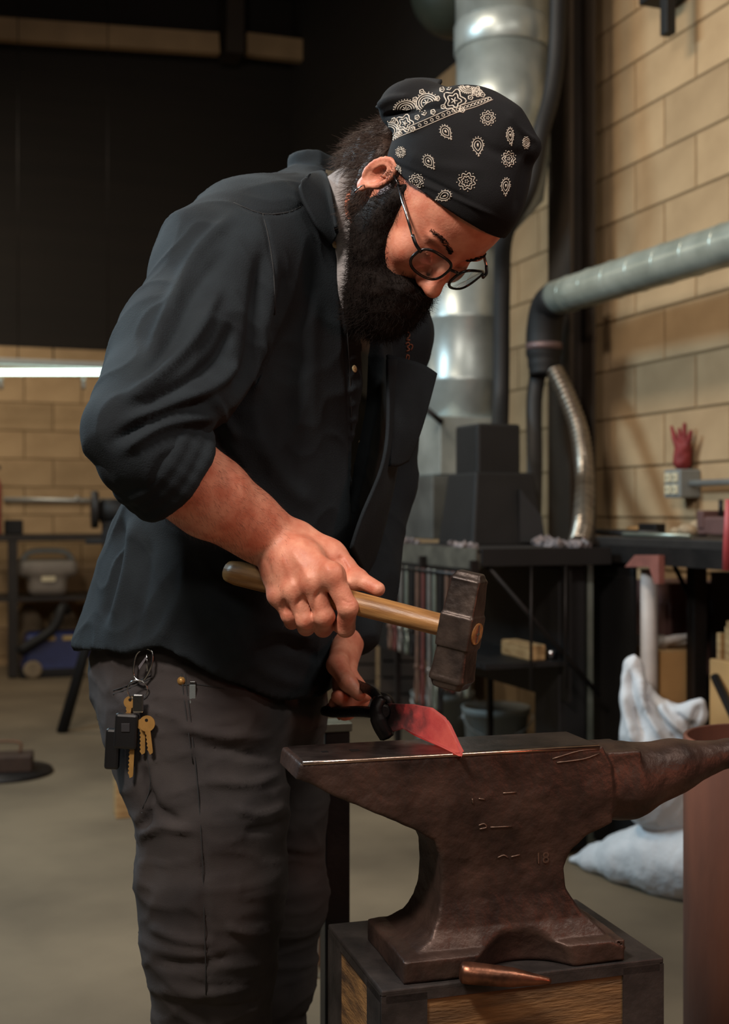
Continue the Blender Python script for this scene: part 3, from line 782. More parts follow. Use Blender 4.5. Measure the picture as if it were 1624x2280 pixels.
def strands(V, Q, count, length, drift, curl, r, keep=None, seg=4, seed=3, Nn=None):
    rg = np.random.default_rng(seed); N = normals(V, Q) if Nn is None else Nn
    cand = np.arange(len(V)) if keep is None else np.where(keep)[0]
    ids = rg.choice(cand, count); p = V[ids]+rg.normal(size=(count, 3))*.0012; n = N[ids]
    d = n*(.55+.3*rg.random((count, 1)))+np.asarray(drift)+rg.normal(size=(count, 3))*curl
    d /= np.linalg.norm(d, axis=1)[:, None]
    L = length*(.5+.8*rg.random((count, 1)))/seg
    pts = [p-n*.001]; bend = rg.normal(size=(count, 3))*curl*1.4+np.asarray(drift)*.4
    for k in range(seg):
        d = d+bend*.55; d /= np.linalg.norm(d, axis=1)[:, None]; bend = bend*.7+rg.normal(size=(count, 3))*curl*.6
        pts.append(pts[-1]+d*L)
    A = np.stack(pts, 1)                                   # count, seg+1, 3
    side = np.cross(d, rg.normal(size=(count, 3))); side /= np.linalg.norm(side, axis=1)[:, None]; s2 = np.cross(d, side)
    VV = []; w = np.linspace(1, .25, seg+1)*r
    for a in (0, 2.094, 4.189):
        VV.append(A+(side*math.cos(a)+s2*math.sin(a))[:, None, :]*w[None, :, None])
    VV = np.stack(VV, 2).reshape(-1, 3)                    # count*(seg+1)*3
    base = (np.arange(count)*(seg+1)*3)[:, None, None]
    kk = (np.arange(seg)*3)[None, :, None]
    q = []
    for a in range(3):
        b = (a+1) % 3
        q.append(np.stack(np.broadcast_arrays(base+kk+a, base+kk+b, base+kk+3+b, base+kk+3+a), -1).reshape(-1, 4))
    return VV, np.concatenate(q)
sv, sq = strands(VE, QE, 10000, .014, -HU*.55, .42, .00032)
beard = link('beard', npmesh('beard', np.concatenate([VE, sv]), np.concatenate([QE, sq+len(VE)])), M_hair, person)
# brows
bvHd = bvh_of(headV, headQ)
for s in (-1, 1):
    mb = MB()
    for i in range(130):
        t = random.random(); b0 = H(-.002+.006*(1-t)-.010*t*t, s*(.012+.040*t), .012+.006*math.sin(t*2.6)+random.uniform(-.0025, .0025))
        b1 = b0+HR@np.array([.003, s*.007, .0015+random.uniform(-.002, .002)])
        p0, n0 = bvHd.find_nearest(Vector(b0))[:2]; p1, n1 = bvHd.find_nearest(Vector(b1))[:2]
        mb.tube([p0-n0*.001, (p0+p1)/2+n0*.0014, p1+n1*.0012], [.0005, .00045, .00015], 3)
    mb.build('eyebrow', M_hair, person)
# hair behind the ear, swept to the nape
ha = SDF(np.array(P(800, 330, 1.76))-.16, np.array(P(800, 330, 1.76))+.16, .0034)
ha.chain([(P(872, 292, 1.72), .020), (P(840, 326, 1.74), .024), (P(804, 356, 1.77), .022), (P(778, 378, 1.79), .014)], .02)
ha.chain([(P(850, 350, 1.685), .012), (P(826, 388, 1.70), .014), (P(808, 425, 1.70), .014), (P(798, 462, 1.705), .013), (P(798, 490, 1.71), .009)], .012)
ha.chain([(P(858, 335, 1.70), .018), (P(820, 350, 1.73), .020)], .02)
VH, QH = ha.net(); VH = relax(VH, QH, 1); VH = VH+normals(VH, QH)*(wavy(VH, 220, 31)*.0025)[:, None]
hv, hq = strands(VH, QH, 3600, .024, np.array([-.85, .1, -.55]), .22, .00034, seed=9)
link('hair', npmesh('hair', np.concatenate([VH, hv]), np.concatenate([QH, hq+len(VH)])), M_hairb, person)
# wisps in front of and around the near ear
keep = np.linalg.norm(headV-H(-.092, -.070, .002), axis=1) < .022
hv, hq = strands(headV, headQ, 260, .016, -HU*.4+HF*.2, .5, .00028, keep, seed=12)
link('sideburn', npmesh('sideburn', hv, hq), M_hair, person)
# fine hair of the forearm
pa = proj(VA); keep = (pa[:, 0] < 640) & (pa[:, 0] > 330) & (NA[:, 1] < .3)
fd = np.array(WR)-np.array(P(296, 970, 1.53)); fd /= np.linalg.norm(fd)
hv, hq = strands(VA, QA, 2600, .009, fd*.9+np.array([0, 0, -.35]), .22, .00011, keep, seg=3, seed=14, Nn=NA)
link('arm_hair', npmesh('arm_hair', hv, hq), M_hairb, person)

# ---- bandana
bn = SDF(np.array(P(1010, 340, 1.62))-.19, np.array(P(1010, 340, 1.62))+.19, .0026)
bn.ell(H(-.092, 0, .040), hs(.104, .083, .098), HR, 0)
bn.ell(H(-.050, 0, .038), hs(.060, .070, .063), HR, .02)
bn.ell(H(-.060, -.01, .085), hs(.070, .055, .048), HR, .03)
bn.ell(P(1035, 330, 1.62), (.088, .08, .080), None, .03)
bn.ell(P(925, 240, 1.66), (.050, .05, .036), rotz(.3), .025)               # hair gathered under the cloth
bn.cone(P(1130, 300, 1.58), P(1183, 326, 1.575), .030, .012, .03)
NP = HR@np.array([-.41, 0, .91]); NP /= np.linalg.norm(NP)
def bcut(F, X, Y, Z):
    s = (X-HO[0])*NP[0]+(Y-HO[1])*NP[1]+(Z-HO[2])*NP[2]-.0535*HS
    return np.maximum(F, -s)
bn.all(bcut)
VD, QD = bn.net(); VD = relax(VD, QD, 2, .5)
VD = folds(VD, QD, [([(850, 262), (900, 248), (960, 236), (1010, 232)], 6, -.007), ([(838, 240), (870, 222), (920, 218)], 9, .006), ([(905, 300), (960, 262), (1010, 250)], 8, .003),
    ([(1130, 250), (1160, 290), (1196, 318)], 6, .004), ([(1180, 345), (1165, 390), (1150, 470)], 8, -.004), ([(870, 385), (980, 425), (1110, 485)], 5, .0025),
    ([(850, 355), (940, 395), (1050, 450)], 6, -.003), ([(1040, 300), (1110, 340), (1170, 345)], 12, -.003), ([(900, 340), (980, 370), (1080, 380)], 14, .002)])
bvD = bvh_of(VD, QD)
band = link('bandana', npmesh('bandana', VD, QD), M_band, person)
# tied tail behind
sheet('knot_tail', [[P(905, 178, 1.70), P(940, 174, 1.69), P(985, 180, 1.66)], [P(885, 192, 1.70), P(920, 190, 1.67), P(975, 196, 1.63)], [P(862, 212, 1.70), P(900, 212, 1.66), P(950, 215, 1.62)],
                    [P(838, 240, 1.71), P(870, 238, 1.66), P(925, 232, 1.62)]], .004, M_band, band)
# printed motifs
mb = MB()
def star(x, y, r, sq=1.0, rot=0.0):
    for rr, n, amp in ((1.0, 8, .17), (.62, 8, .16)):
        pts = [(x+sq*r*rr*(1+amp*math.cos(n*a))*math.cos(a+rot), y+r*rr*(1+amp*math.cos(n*a))*math.sin(a+rot)) for a in np.linspace(0, 2*math.pi, 49)[:-1]]
        surf_tube(mb, bvD, pts, .00065, .0003, 4, True, dens=False)
    for a in np.linspace(0, 2*math.pi, 6)[:-1]:
        surf_tube(mb, bvD, [(x+sq*r*.30*math.cos(a), y+r*.30*math.sin(a)), (x+sq*r*.12*math.cos(a), y+r*.12*math.sin(a))], .0007, .0003, 4, dens=False)
    for a in np.linspace(0, 2*math.pi, 9)[:-1]+.39:
        surf_tube(mb, bvD, [(x+sq*r*1.22*math.cos(a+rot), y+r*1.22*math.sin(a+rot)), (x+sq*r*1.36*math.cos(a+rot), y+r*1.36*math.sin(a+rot))], .0007, .0003, 4, dens=False)
def paisley(x, y, r, rot, sq=.75, teeth=True):
    c, s = math.cos(rot), math.sin(rot)
    def tr(u, v): return (x+(u*c-v*s)*r, y+(u*s+v*c)*r)
    def shape(k):
        out = []
        for a in np.linspace(0, 2*math.pi, 30)[:-1]:
            u = math.cos(a)*sq*k*(1 if math.sin(a) < 0 else (1-math.sin(a)**2*.75)); v = math.sin(a)*k*(1 if math.sin(a) < 0 else 1.25)
            u += .18*max(0, math.sin(a))**2*k
            out.append(tr(u, v))
        return out
    for k in (1.0, .62): surf_tube(mb, bvD, shape(k), .0006, .0003, 4, True, dens=False)
    surf_tube(mb, bvD, [tr(0, -.25), tr(.05, .2)], .0012, .0003, 4, dens=False)
    if teeth:
        o, q = shape(1.08), shape(1.28)
        for i in range(0, len(o), 2): surf_tube(mb, bvD, [o[i], q[i]], .0006, .0003, 4, dens=False)
star(1087, 263, 14); star(1040, 404, 17, 1.0, .3); star(1133, 354, 15, .85); star(1172, 318, 11, .6); star(893, 339, 10, .9); star(928, 404, 14, 1, .2)
paisley(993, 294, 14, -.5); paisley(1064, 324, 16, .05); paisley(955, 360, 14, -.5); paisley(1136, 302, 15, .0, .5); paisley(1126, 414, 15, .15, .6); paisley(885, 378, 10, -.4)
paisley(990, 436, 14, 1.3)
def bl(t, q):
    """border band: t along it, q across (0 lower edge, 1 upper)"""
    lo_ = spline([(858, 318, 0), (940, 284, 0), (1010, 254, 0), (1060, 238, 0), (1098, 222, 0)], 10); up = spline([(850, 262, 0), (890, 225, 0), (950, 200, 0), (985, 183, 0), (1050, 190, 0)], 10)
    i = min(max(t, 0), .999)*(len(lo_)-1); j = int(i); f = i-j
    a = lo_[j]*(1-f)+lo_[j+1]*f; b = up[j]*(1-f)+up[j+1]*f
    p = a*(1-q)+b*q
    return (p.x, p.y)
for q in (0.0, .17): surf_tube(mb, bvD, [bl(t, q) for t in np.linspace(0, 1, 40)], .0007, .0003, 4, dens=False)
for t in np.linspace(.02, .98, 22):
    x, y = bl(t, .085); surf_tube(mb, bvD, [(x+3.6*math.cos(a), y+3*math.sin(a)) for a in np.linspace(0, 6.28, 9)[:-1]], .0006, .0003, 4, True, dens=False)
def flower(x, y, r):
    for rr in (1, .62):
        surf_tube(mb, bvD, [(x+r*rr*(1+.22*math.cos(5*a))*math.cos(a), y+r*rr*(1+.22*math.cos(5*a))*math.sin(a)) for a in np.linspace(0, 6.2832, 31)[:-1]], .0010, .0003, 4, True, dens=False)
    for a in np.linspace(0, 6.28, 6)[:-1]: surf_tube(mb, bvD, [(x, y), (x+r*.35*math.cos(a), y+r*.35*math.sin(a))], .0009, .0003, 4, dens=False)
def arcs(x, y, r, a0, a1):
    for rr in (1, .78, .55):
        surf_tube(mb, bvD, [(x+r*rr*math.cos(a), y+r*rr*.85*math.sin(a)) for a in np.linspace(a0, a1, 18)], .0009, .0003, 4, dens=False)
    for a in np.linspace(a0, a1, 14): surf_tube(mb, bvD, [(x+r*1.08*math.cos(a), y+r*.92*math.sin(a)), (x+r*1.2*math.cos(a), y+r*1.02*math.sin(a))], .0009, .0003, 4, dens=False)
    for a in np.linspace(a0+.2, a1-.2, 5): surf_tube(mb, bvD, [(x, y), (x+r*.4*math.cos(a), y+r*.34*math.sin(a))], .0008, .0003, 4, dens=False)
flower(1012, 225, 22); flower(902, 275, 17); flower(1062, 205, 10)
arcs(952, 230, 24, 2.2, 6.0); arcs(905, 245, 24, 3.2, 6.2); arcs(868, 292, 22, -1.7, 1.2); arcs(1042, 192, 18, .2, 3.0)
for x, y in ((975, 220), (988, 238), (1048, 218), (985, 200), (930, 262), (945, 252), (885, 300), (920, 288), (878, 268), (1075, 212), (965, 250), (1030, 246), (1000, 196), (1030, 196), (940, 205), (925, 222)):
    r = 5.5
    surf_tube(mb, bvD, [(x+r*math.cos(a), y+r*math.sin(a)) for a in np.linspace(0, 6.2832, 6)[:-1]], .0010, .0003, 4, True, dens=False)
    surf_tube(mb, bvD, [(x-1.5, y), (x+1.5, y)], .0010, .0003, 4, dens=False)
mb.build('printed_pattern', M_print, band)

# ---- spectacles
gl = empty('eyeglasses', H(0, 0, 0), 'black rimmed eyeglasses with thin silver temples worn by the smith', 'glasses')
M_frame = mat('black_acetate', (14, 14, 16), .25, 0, var=.1, scale=40, bump=0)
M_lens = mat('lens_glass', (235, 240, 240), .03, 0, var=0, scale=5, bump=0, trans=1.0)
def lensloop(s, k=1.0, n=40):
    out = []
    for a in np.linspace(0, 2*math.pi, n+1)[:-1]:
        x = abs(math.cos(a))**.72*math.copysign(1, math.cos(a))*.0265*k; y = abs(math.sin(a))**.72*math.copysign(1, math.sin(a))*.0200*k
        out.append(Vector(H(.024-.010*(abs(x*s+.036)/.036-.2)**2*.6-.10*(-y)*-.9*.25, s*.036+x, y-.011)))
    return out
for s in (-1, 1):
    rim = MB().tube(lensloop(s), .0021, 8, closed=True).build('rim', M_frame, gl)
    L_ = lensloop(s, .985); c_ = sum(L_, Vector())/len(L_)+Vector(HF)*.0015
    mbl = MB()
    for off in (.0, .0014):
        vc = mbl.bm.verts.new(c_+Vector(HF)*off); vr = [mbl.bm.verts.new(p+Vector(HF)*(off-.0007)) for p in L_]
        for i in range(len(vr)): mbl.bm.faces.new((vr[i], vr[(i+1) % len(vr)], vc))
        if off == 0: r0 = vr
    for i in range(len(vr)): mbl.bm.faces.new((r0[i], r0[(i+1) % len(vr)], vr[(i+1) % len(vr)], vr[i]))
    mbl.build('lens', M_lens, gl)
    MB().tube(spline([H(.014, s*.063, -.002), H(.006, s*.072, .000), H(-.006, s*.0755, .002)], 4), [.0024]*9, 8).build('hinge', M_frame, gl)
    tp = MB().tube([H(-.006, s*.0755, .002), H(-.045, s*.0775, .005), H(-.086, s*.0775, .008)], .0013, 6, flat=1.7).build('temple', M_steel, gl)
    MB().tube([H(-.078, s*.0775, .0075), H(-.098, s*.077, .006), H(-.112, s*.075, -.012)], .0019, 6).build('temple_tip', M_frame, tp)
MB().tube(spline([H(.022, -.010, -.004), H(.026, 0, -.001), H(.022, .010, -.004)], 5), .0021, 8).build('bridge', M_frame, gl)
# ---- earring
ec = Vector(H(-.113, -.087, -.045))
er = MB(); u_, v_ = Vector(HU), Vector(HF)*.5-Vector(HL)*.8
er.tube([ec+u_*.008*math.cos(a)+v_.normalized()*.008*math.sin(a) for a in np.linspace(0, 2*math.pi, 25)[:-1]], .0011, 7, closed=True)
tag(er.build('earring', M_steel), 'small silver hoop earring in the smith\'s ear', 'earring')
# ================================================================== anvil, stand and the work in hand
M_anvil = mat('forged_anvil_steel', (84, 64, 56), .46, .45, scale=16, rgb2=(40, 30, 27), bump=.55, bscale=75, bdist=.004, detail=9)
M_anvtop = mat('worn_anvil_face', (120, 104, 98), .33, .9, scale=30, rgb2=(70, 58, 55), bump=.2, bscale=150)
M_blksteel = mat('black_steel', (40, 36, 35), .5, .55, scale=12, rgb2=(24, 22, 22), bump=.35, bscale=70)
M_oak = mat('charred_timber', (138, 102, 62), .8, 0, scale=5, rgb2=(40, 28, 18), bump=.6, bscale=40, stretch=(1.2, 1.2, 9), bdist=.004)
M_oakh = mat('worn_timber', (150, 112, 66), .8, 0, scale=5, rgb2=(64, 44, 27), bump=.6, bscale=30, stretch=(1.2, 3, 12), bdist=.004)
M_hamm = mat('hammer_steel', (92, 78, 70), .42, .5, scale=22, rgb2=(40, 33, 31), bump=.45, bscale=110, bdist=.002)

AT = math.atan2(.11, .398)
AX, AY = Vector((math.cos(AT), math.sin(AT), 0)), Vector((-math.sin(AT), math.cos(AT), 0))
AO = P(668, 1700, 1.5)                       # near top corner of the heel
AR = axes(AX, AY, EZ)
def AL(x, y, z): return AO+AX*x+AY*y+EZ*z
def AP(px, py, y=0.0):
    """photo pixel -> anvil coordinates on the plane y"""
    d = Vector(((px-CX)/FPX, 1, -(py-CY)/FPX)); o_ = AO+AY*y; t = AY.dot(o_-CAMP)/AY.dot(d)
    w = CAMP+d*t-AO
    return (w.dot(AX), w.z)
anvil = empty('anvil', AL(.29, .055, -.28), 'large worn brown steel anvil bolted on a timber-filled steel stand', 'anvil')
def poly_sdf(X, Z, poly):
    d = np.full(np.broadcast(X, Z).shape, 1e9); ins = np.zeros(d.shape, bool); n = len(poly)
    for i in range(n):
        ax, az = poly[i]; bx, bz = poly[(i+1) % n]; ex, ez = bx-ax, bz-az
        t = np.clip(((X-ax)*ex+(Z-az)*ez)/(ex*ex+ez*ez+1e-12), 0, 1)
        d = np.minimum(d, (X-ax-t*ex)**2+(Z-az-t*ez)**2)
        c = ((az <= Z) & (bz > Z)) | ((bz <= Z) & (az > Z))
        xi = ax+(Z-az)/(bz-az if abs(bz-az) > 1e-9 else 1e-9)*ex
        ins ^= c & (X < xi)
    return np.where(ins, -1, 1)*np.sqrt(d)
prof = [(0.0, 0.0)]+[AP(1345, 1662)]
xr = prof[1][0]; prof = [(0.0, 0.0), (xr, 0.0)]
pl = lambda pts: [AP(x, y, .02) for x, y in pts]
right = pl([(1352, 1700), (1354, 1828), (1300, 1856), (1266, 1890), (1252, 1930), (1258, 1975), (1285, 2020), (1330, 2062), (1372, 2092)])
left = pl([(952, 2078), (968, 2040), (976, 2000), (979, 1950), (976, 1900), (960, 1868), (918, 1842), (862, 1818), (790, 1788), (720, 1758), (682, 1738)])
prof += right+[(.415, -.250), (.434, -.252), (.434, -.280), (.128, -.280), (.128, -.250), (.150, -.247)]+left+[(-.004, -.020)]
sa = SDF((-.02, -.03, -.29), (.70, .17, .02), .0027)
zk = [-.29, -.2505, -.2475, -.225, -.19, -.15, -.10, -.06, 0.02]
y0 = [-.022, -.022, -.008, .005, .012, .012, .004, .000, .000]; y1 = [.150, .150, .138, .122, .108, .105, .110, .113, .113]
def body_fn(X, Y, Z):
    p2 = poly_sdf(X, Z, prof)
    a = np.interp(Z.ravel(), zk, y0).reshape(Z.shape); b = np.interp(Z.ravel(), zk, y1).reshape(Z.shape)
    w = np.maximum(a-Y, Y-b)
    o_ = np.maximum(p2, w)
    r = .004
    return np.where((p2 > -r) & (w > -r), np.sqrt(np.maximum(p2+r, 0)**2+np.maximum(w+r, 0)**2)-r, o_)
sa.op(body_fn, (-.02, -.03, -.29), (.46, .17, .02), 0)
# hollow between the feet, near and far
for yy in (-.062, .196):
    sa.ell((.290, yy-(.008 if yy < 0 else 0), -.300), (.082, .088, .118), None, .006, 'sub')
# step and horn
hb = AP(1395, 1740, .056); ht = AP(1745, 1652, .056)
sa.box((xr+.026, .055, -.042), (.036, .046, .032), None, .004, .006)
h1 = AP(1500, 1706, .056); h2 = AP(1624, 1676, .056)
sa.chain([((xr-.02, .056, hb[1]), .050), ((hb[0], .056, hb[1]), .049), ((h1[0], .056, h1[1]), .036), ((h2[0], .056, h2[1]), .018), ((ht[0], .056, ht[1]), .006)], .012)
sa.cone((xr+.02, .056, -.05), AL(0, 0, 0)*0+Vector((hb[0]+.05, .056, hb[1]+.012)), .040, .038, .01)
vx, qx = sa.net(); vx = relax(vx, qx, 1, .35)
nx = normals(vx, qx)
rough = (wavy(vx, 70, 41)*.0012+wavy(vx, 260, 42)*.0006)*np.clip((-vx[:, 2]-.002)*60, .12, 1)
vx = vx+nx*rough[:, None]
vw = vx@np.array(AR).T+np.array(AO)
av = link('body', npmesh('anvil_body', vw, qx), M_anvil, anvil)
bvA = bvh_of(vw, qx)
# polished working face let into the top
MB().box(AL(xr/2+.001, .0565, .0004), (xr/2-.006, .050, .0010), AR).build('face_plate', M_anvtop, anvil)
MB().tube([AL(.004, .0012, -.0005), AL(.10, .0010, -.0003), AL(.25, .0010, -.0005), AL(xr-.006, .0012, -.0006)], .0026, 8).build('worn_edge', mat('bright_worn_steel', (206, 176, 160), .28, 1, var=.3, scale=60, bump=.2), anvil)
for i, (x_, z_, r_) in enumerate(((.045, .055, .0085), (.085, .055, .012))):
    MB().box(AL(x_, z_, .0008), (r_*.5, r_*.5, .0012), AR).build('hardy_hole', M_blksteel, anvil)
# stamped characters on the side
M_stamp = mat('worn_stamp', (124, 102, 90), .45, .8, var=.3, scale=60, bump=.2)
def text_mesh(s_, size, ext):
    cu = bpy.data.curves.new('stamp', 'FONT'); cu.body = s_; cu.size = size; cu.extrude = ext; cu.align_x = 'CENTER'; cu.align_y = 'CENTER'
    o_ = bpy.data.objects.new('stamp', cu); dg = bpy.context.evaluated_depsgraph_get()
    col.objects.link(o_); dg.update(); me = bpy.data.meshes.new_from_object(o_.evaluated_get(bpy.context.evaluated_depsgraph_get()))
    bpy.data.objects.remove(o_); return me
h_ = cast(bvA, 1207, 1911, 0)
if h_:
    me = text_mesh('18', .021, .0013); me.transform(Matrix.Translation(h_[0]) @ AR.to_4x4() @ Matrix.Rotation(math.pi/2, 4, 'X'))
    link('stamp', me, M_stamp, anvil)
for ln in ([(1066, 1838), (1078, 1834), (1084, 1842), (1068, 1846)], [(1092, 1842), (1140, 1840)], [(1108, 1910), (1122, 1904), (1132, 1910)], [(1138, 1908), (1158, 1903)], [(1052, 1778), (1054, 1790)], [(1066, 1778), (1080, 1780)], [(1120, 1766), (1150, 1764)],
           [(1230, 1690), (1290, 1672), (1335, 1668)], [(1240, 1698), (1300, 1690), (1334, 1678)]):
    mb = MB(); surf_tube(mb, bvA, ln, .0011, .0002, 5)
    if len(mb.bm.verts): mb.build('scar', M_stamp, anvil)

# ---- stand: steel angle frame filled with timber
sz = AO.z-.28
SO = Vector(((850-CX)/FPX*1.496, 1.496, 0))
ST = math.atan2(.113, .376); SX, SY = Vector((math.cos(ST), math.sin(ST), 0)), Vector((-math.sin(ST), math.cos(ST), 0)); SR = axes(SX, SY, EZ)
SLn, SWd = .393, .255
def SP(x, y, z): return SO+SX*x+SY*y+EZ*z
M_standst = mat('scaled_stand_steel', (66, 60, 58), .55, .35, scale=18, rgb2=(34, 31, 31), bump=.5, bscale=110)
stand = empty('anvil_stand', SP(SLn/2, SWd/2, 0), 'black steel framed block stand with charred timber sides under the anvil', 'stand')
MB().box(SP(SLn/2, SWd/2, sz-.004), (SLn/2, SWd/2, .004), SR, .002).build('top_plate', M_standst, stand)
for x_ in (0, SLn):
    for y_ in (0, SWd):
        ix = 1 if x_ == 0 else -1; iy = 1 if y_ == 0 else -1
        mb = MB().box(SP(x_+ix*.030, y_+iy*.003, (sz-.008)/2), (.030, .003, (sz-.008)/2), SR).box(SP(x_+ix*.003, y_+iy*.033, (sz-.008)/2), (.003, .030, (sz-.008)/2), SR)
        mb.build('corner_angle', M_standst, stand)
for y_, t_ in ((0.0, 1), (SWd, -1)):
    MB().box(SP(SLn/2, y_+t_*.003, sz-.011), (SLn/2-.006, .003, .006), SR).build('rim', M_standst, stand)
for x_, t_ in ((0.0, 1), (SLn, -1)):
    MB().box(SP(x_+t_*.003, SWd/2, sz-.011), (.003, SWd/2-.006, .006), SR).build('rim', M_standst, stand)
pz = 0.01
for hgt in (.165, .165, .25):
    hh = min(hgt, sz-.012-pz)
    MB().box(SP(SLn/2, .0165, pz+hh/2), (SLn/2-.010, .014, hh/2-.0015), SR, .003).build('plank', M_oak, stand)
    MB().box(SP(SLn/2, SWd-.0165, pz+hh/2), (SLn/2-.010, .014, hh/2-.0015), SR, .003).build('plank', M_oak, stand)
    MB().box(SP(.0165, SWd/2, pz+hh/2), (.014, SWd/2-.038, hh/2-.0015), SR, .003).build('plank', M_oakh, stand)
    MB().box(SP(SLn-.0165, SWd/2, pz+hh/2), (.014, SWd/2-.038, hh/2-.0015), SR, .003).build('plank', M_oakh, stand)
    pz += hh
# loose punch lying on the stand
pa, pb = P(1018, 2150, .5), P(1220, 2172, .5)
def on_z(px, py, z):
    d = Vector(((px-CX)/FPX, 1, -(py-CY)/FPX)); return CAMP+d*((z-CAMZ)/d.z)
a, b = on_z(1020, 2160, sz+.016), on_z(1222, 2180, sz+.004)
a = a-AY*.007; b = b-AY*.007
dv = b-a; qn = [a+dv*t for t in (0, .03, .12, .42, .58, .80, .97, 1.0)]
tag(MB().tube(qn, [.009, .0140, .0145, .0135, .0125, .008, .0045, .003], 8).build('punch', mat('coppery_steel', (150, 100, 78), .35, .9, scale=40, rgb2=(80, 56, 46), bump=.3, bscale=90)), 'tapered octagonal steel punch lying on the anvil stand', 'punch')

# ---- hammer
hm = empty('hammer', P(1030, 1400, 1.53), 'cross-peen forging hammer with wooden handle in the smith\'s fist', 'hammer')
HA, HB = P(512, 1272, 1.672), P(1064, 1412, 1.506)
hx_ = (HB-HA).normalized(); hzz = (EZ-hx_*hx_.z).normalized(); hyy = hzz.cross(hx_); HMR = axes(hx_, hyy, hzz)
M_hick = mat('hickory', (182, 134, 80), .42, 0, scale=12, rgb2=(120, 80, 44), bump=.2, bscale=60, stretch=(1.0, 10, 10), spec=.5, align=HMR)
n_ = 26; rings = [HA+(HB-HA)*t for t in np.linspace(0, 1, n_)]
rad = [.0185]+[.0215-.0030*math.sin(min(1, i/n_*1.1)*3.14)*0-.0045*(i/n_) for i in range(1, n_)]
rad[1] = .0212
hd_o = MB().tube(rings, rad, 16, flat=.80).build('handle', M_hick, hm)
HC = HA+(HB-HA)*(1-.0215/(HB-HA).length); HC = HC-hx_*.002
hs_ = SDF((-.05, -.05, -.10), (.05, .05, .10), .0018)
def octa(z0, z1, a0, a1, b0, b1, rnd=.003, cut=1.35):
    def fn(X, Y, Z):
        t = np.clip((Z-z0)/(z1-z0), 0, 1); a_ = a0+(a1-a0)*t; b_ = b0+(b1-b0)*t
        q0 = np.abs(X)-a_+rnd; q1 = np.abs(Y)-b_+rnd
        d = np.sqrt(np.maximum(q0, 0)**2+np.maximum(q1, 0)**2)+np.minimum(np.maximum(q0, q1), 0)-rnd
        d = np.maximum(d, (np.abs(X)+np.abs(Y)-np.minimum(a_, b_)*cut*1.22)*.707)
        return np.maximum(d, np.maximum(z0-Z, Z-z1))
    hs_.op(fn, (-.05, -.05, z0), (.05, .05, z1), .003)
octa(-.021, .020, .0222, .0222, .0235, .0235, cut=1.75)
octa(-.064, -.018, .0235, .0205, .0235, .0205, cut=1.50)
octa(-.074, -.060, .0185, .0235, .0185, .0235, cut=1.45)
octa(.016, .066, .0212, .0196, .0215, .0150, cut=1.8)
octa(.064, .074, .0196, .0165, .0150, .0080, cut=2.2)
vh, qh = hs_.net(); vh = relax(vh, qh, 1, .4); vh += normals(vh, qh)*(wavy(vh, 300, 51)*.0003)[:, None]
TW = np.array(HMR)@np.array(Matrix.Rotation(math.radians(0), 3, 'X'))
link('head', npmesh('hammer_head', vh@TW.T+np.array(HC), qh), M_hamm, hm)
eye = MB().lathe([(.0125, 0), (.0125, .0016), (.0105, .0022)], HC+hx_*.0215, hx_, 20)
for v in eye.bm.verts:
    w = v.co-HC; v.co = HC+hx_*w.dot(hx_)+hyy*w.dot(hyy)*.62+hzz*w.dot(hzz)*1.1
ey = eye.build('handle_end', mat('end_grain', (150, 92, 62), .6, 0, rgb2=(90, 54, 38), scale=90, bump=.3), hm)
MB().box(HC+hx_*.0240, (.0006, .0012, .0110), HMR).build('wedge', M_steel, ey)
MB().box(HC+hx_*.0240, (.0006, .0055, .0010), HMR).build('wedge', M_steel, ey)

# ---- hot blade and tongs
fz = AO.z
M_hot = bpy.data.materials.new('glowing_steel'); M_hot.use_nodes = True
nt = M_hot.node_tree; bs = nt.nodes['Principled BSDF']
tip = on_z(1026, 1682, fz+.004); tail = P(868, 1604, 1.685)
tcn = nt.nodes.new('ShaderNodeTexCoord'); sep = nt.nodes.new('ShaderNodeSeparateXYZ'); nt.links.new(tcn.outputs['Object'], sep.inputs[0])
nz = nt.nodes.new('ShaderNodeTexNoise'); nz.inputs['Scale'].default_value = 55; nz.inputs['Detail'].default_value = 8; nt.links.new(tcn.outputs['Object'], nz.inputs[0])
ad = nt.nodes.new('ShaderNodeMath'); ad.operation = 'MULTIPLY_ADD'; ad.inputs[1].default_value = .075; nt.links.new(nz.outputs[0], ad.inputs[0]); nt.links.new(sep.outputs[0], ad.inputs[2])
mr = nt.nodes.new('ShaderNodeMapRange'); mr.inputs[1].default_value = -.006; mr.inputs[2].default_value = .080; nt.links.new(ad.outputs[0], mr.inputs[0])
rp = nt.nodes.new('ShaderNodeValToRGB'); cr = rp.color_ramp
cr.elements[0].position = .0; cr.elements[0].color = (0, 0, 0, 1); cr.elements[1].position = 1; cr.elements[1].color = (1.0, .13, .085, 1)
e_ = cr.elements.new(.25); e_.color = (.10, .008, .008, 1); e_ = cr.elements.new(.6); e_.color = (.72, .055, .045, 1)
nt.links.new(mr.outputs[0], rp.inputs[0]); nt.links.new(rp.outputs[0], bs.inputs['Emission Color']); bs.inputs['Emission Strength'].default_value = .46
bs.inputs['Base Color'].default_value = (.06, .035, .035, 1); bs.inputs['Roughness'].default_value = .7; bs.inputs['Metallic'].default_value = .3
n2 = nt.nodes.new('ShaderNodeBump'); n2.inputs['Strength'].default_value = .8; n2.inputs['Distance'].default_value = .004; nt.links.new(nz.outputs[0], n2.inputs['Height']); nt.links.new(n2.outputs[0], bs.inputs['Normal'])
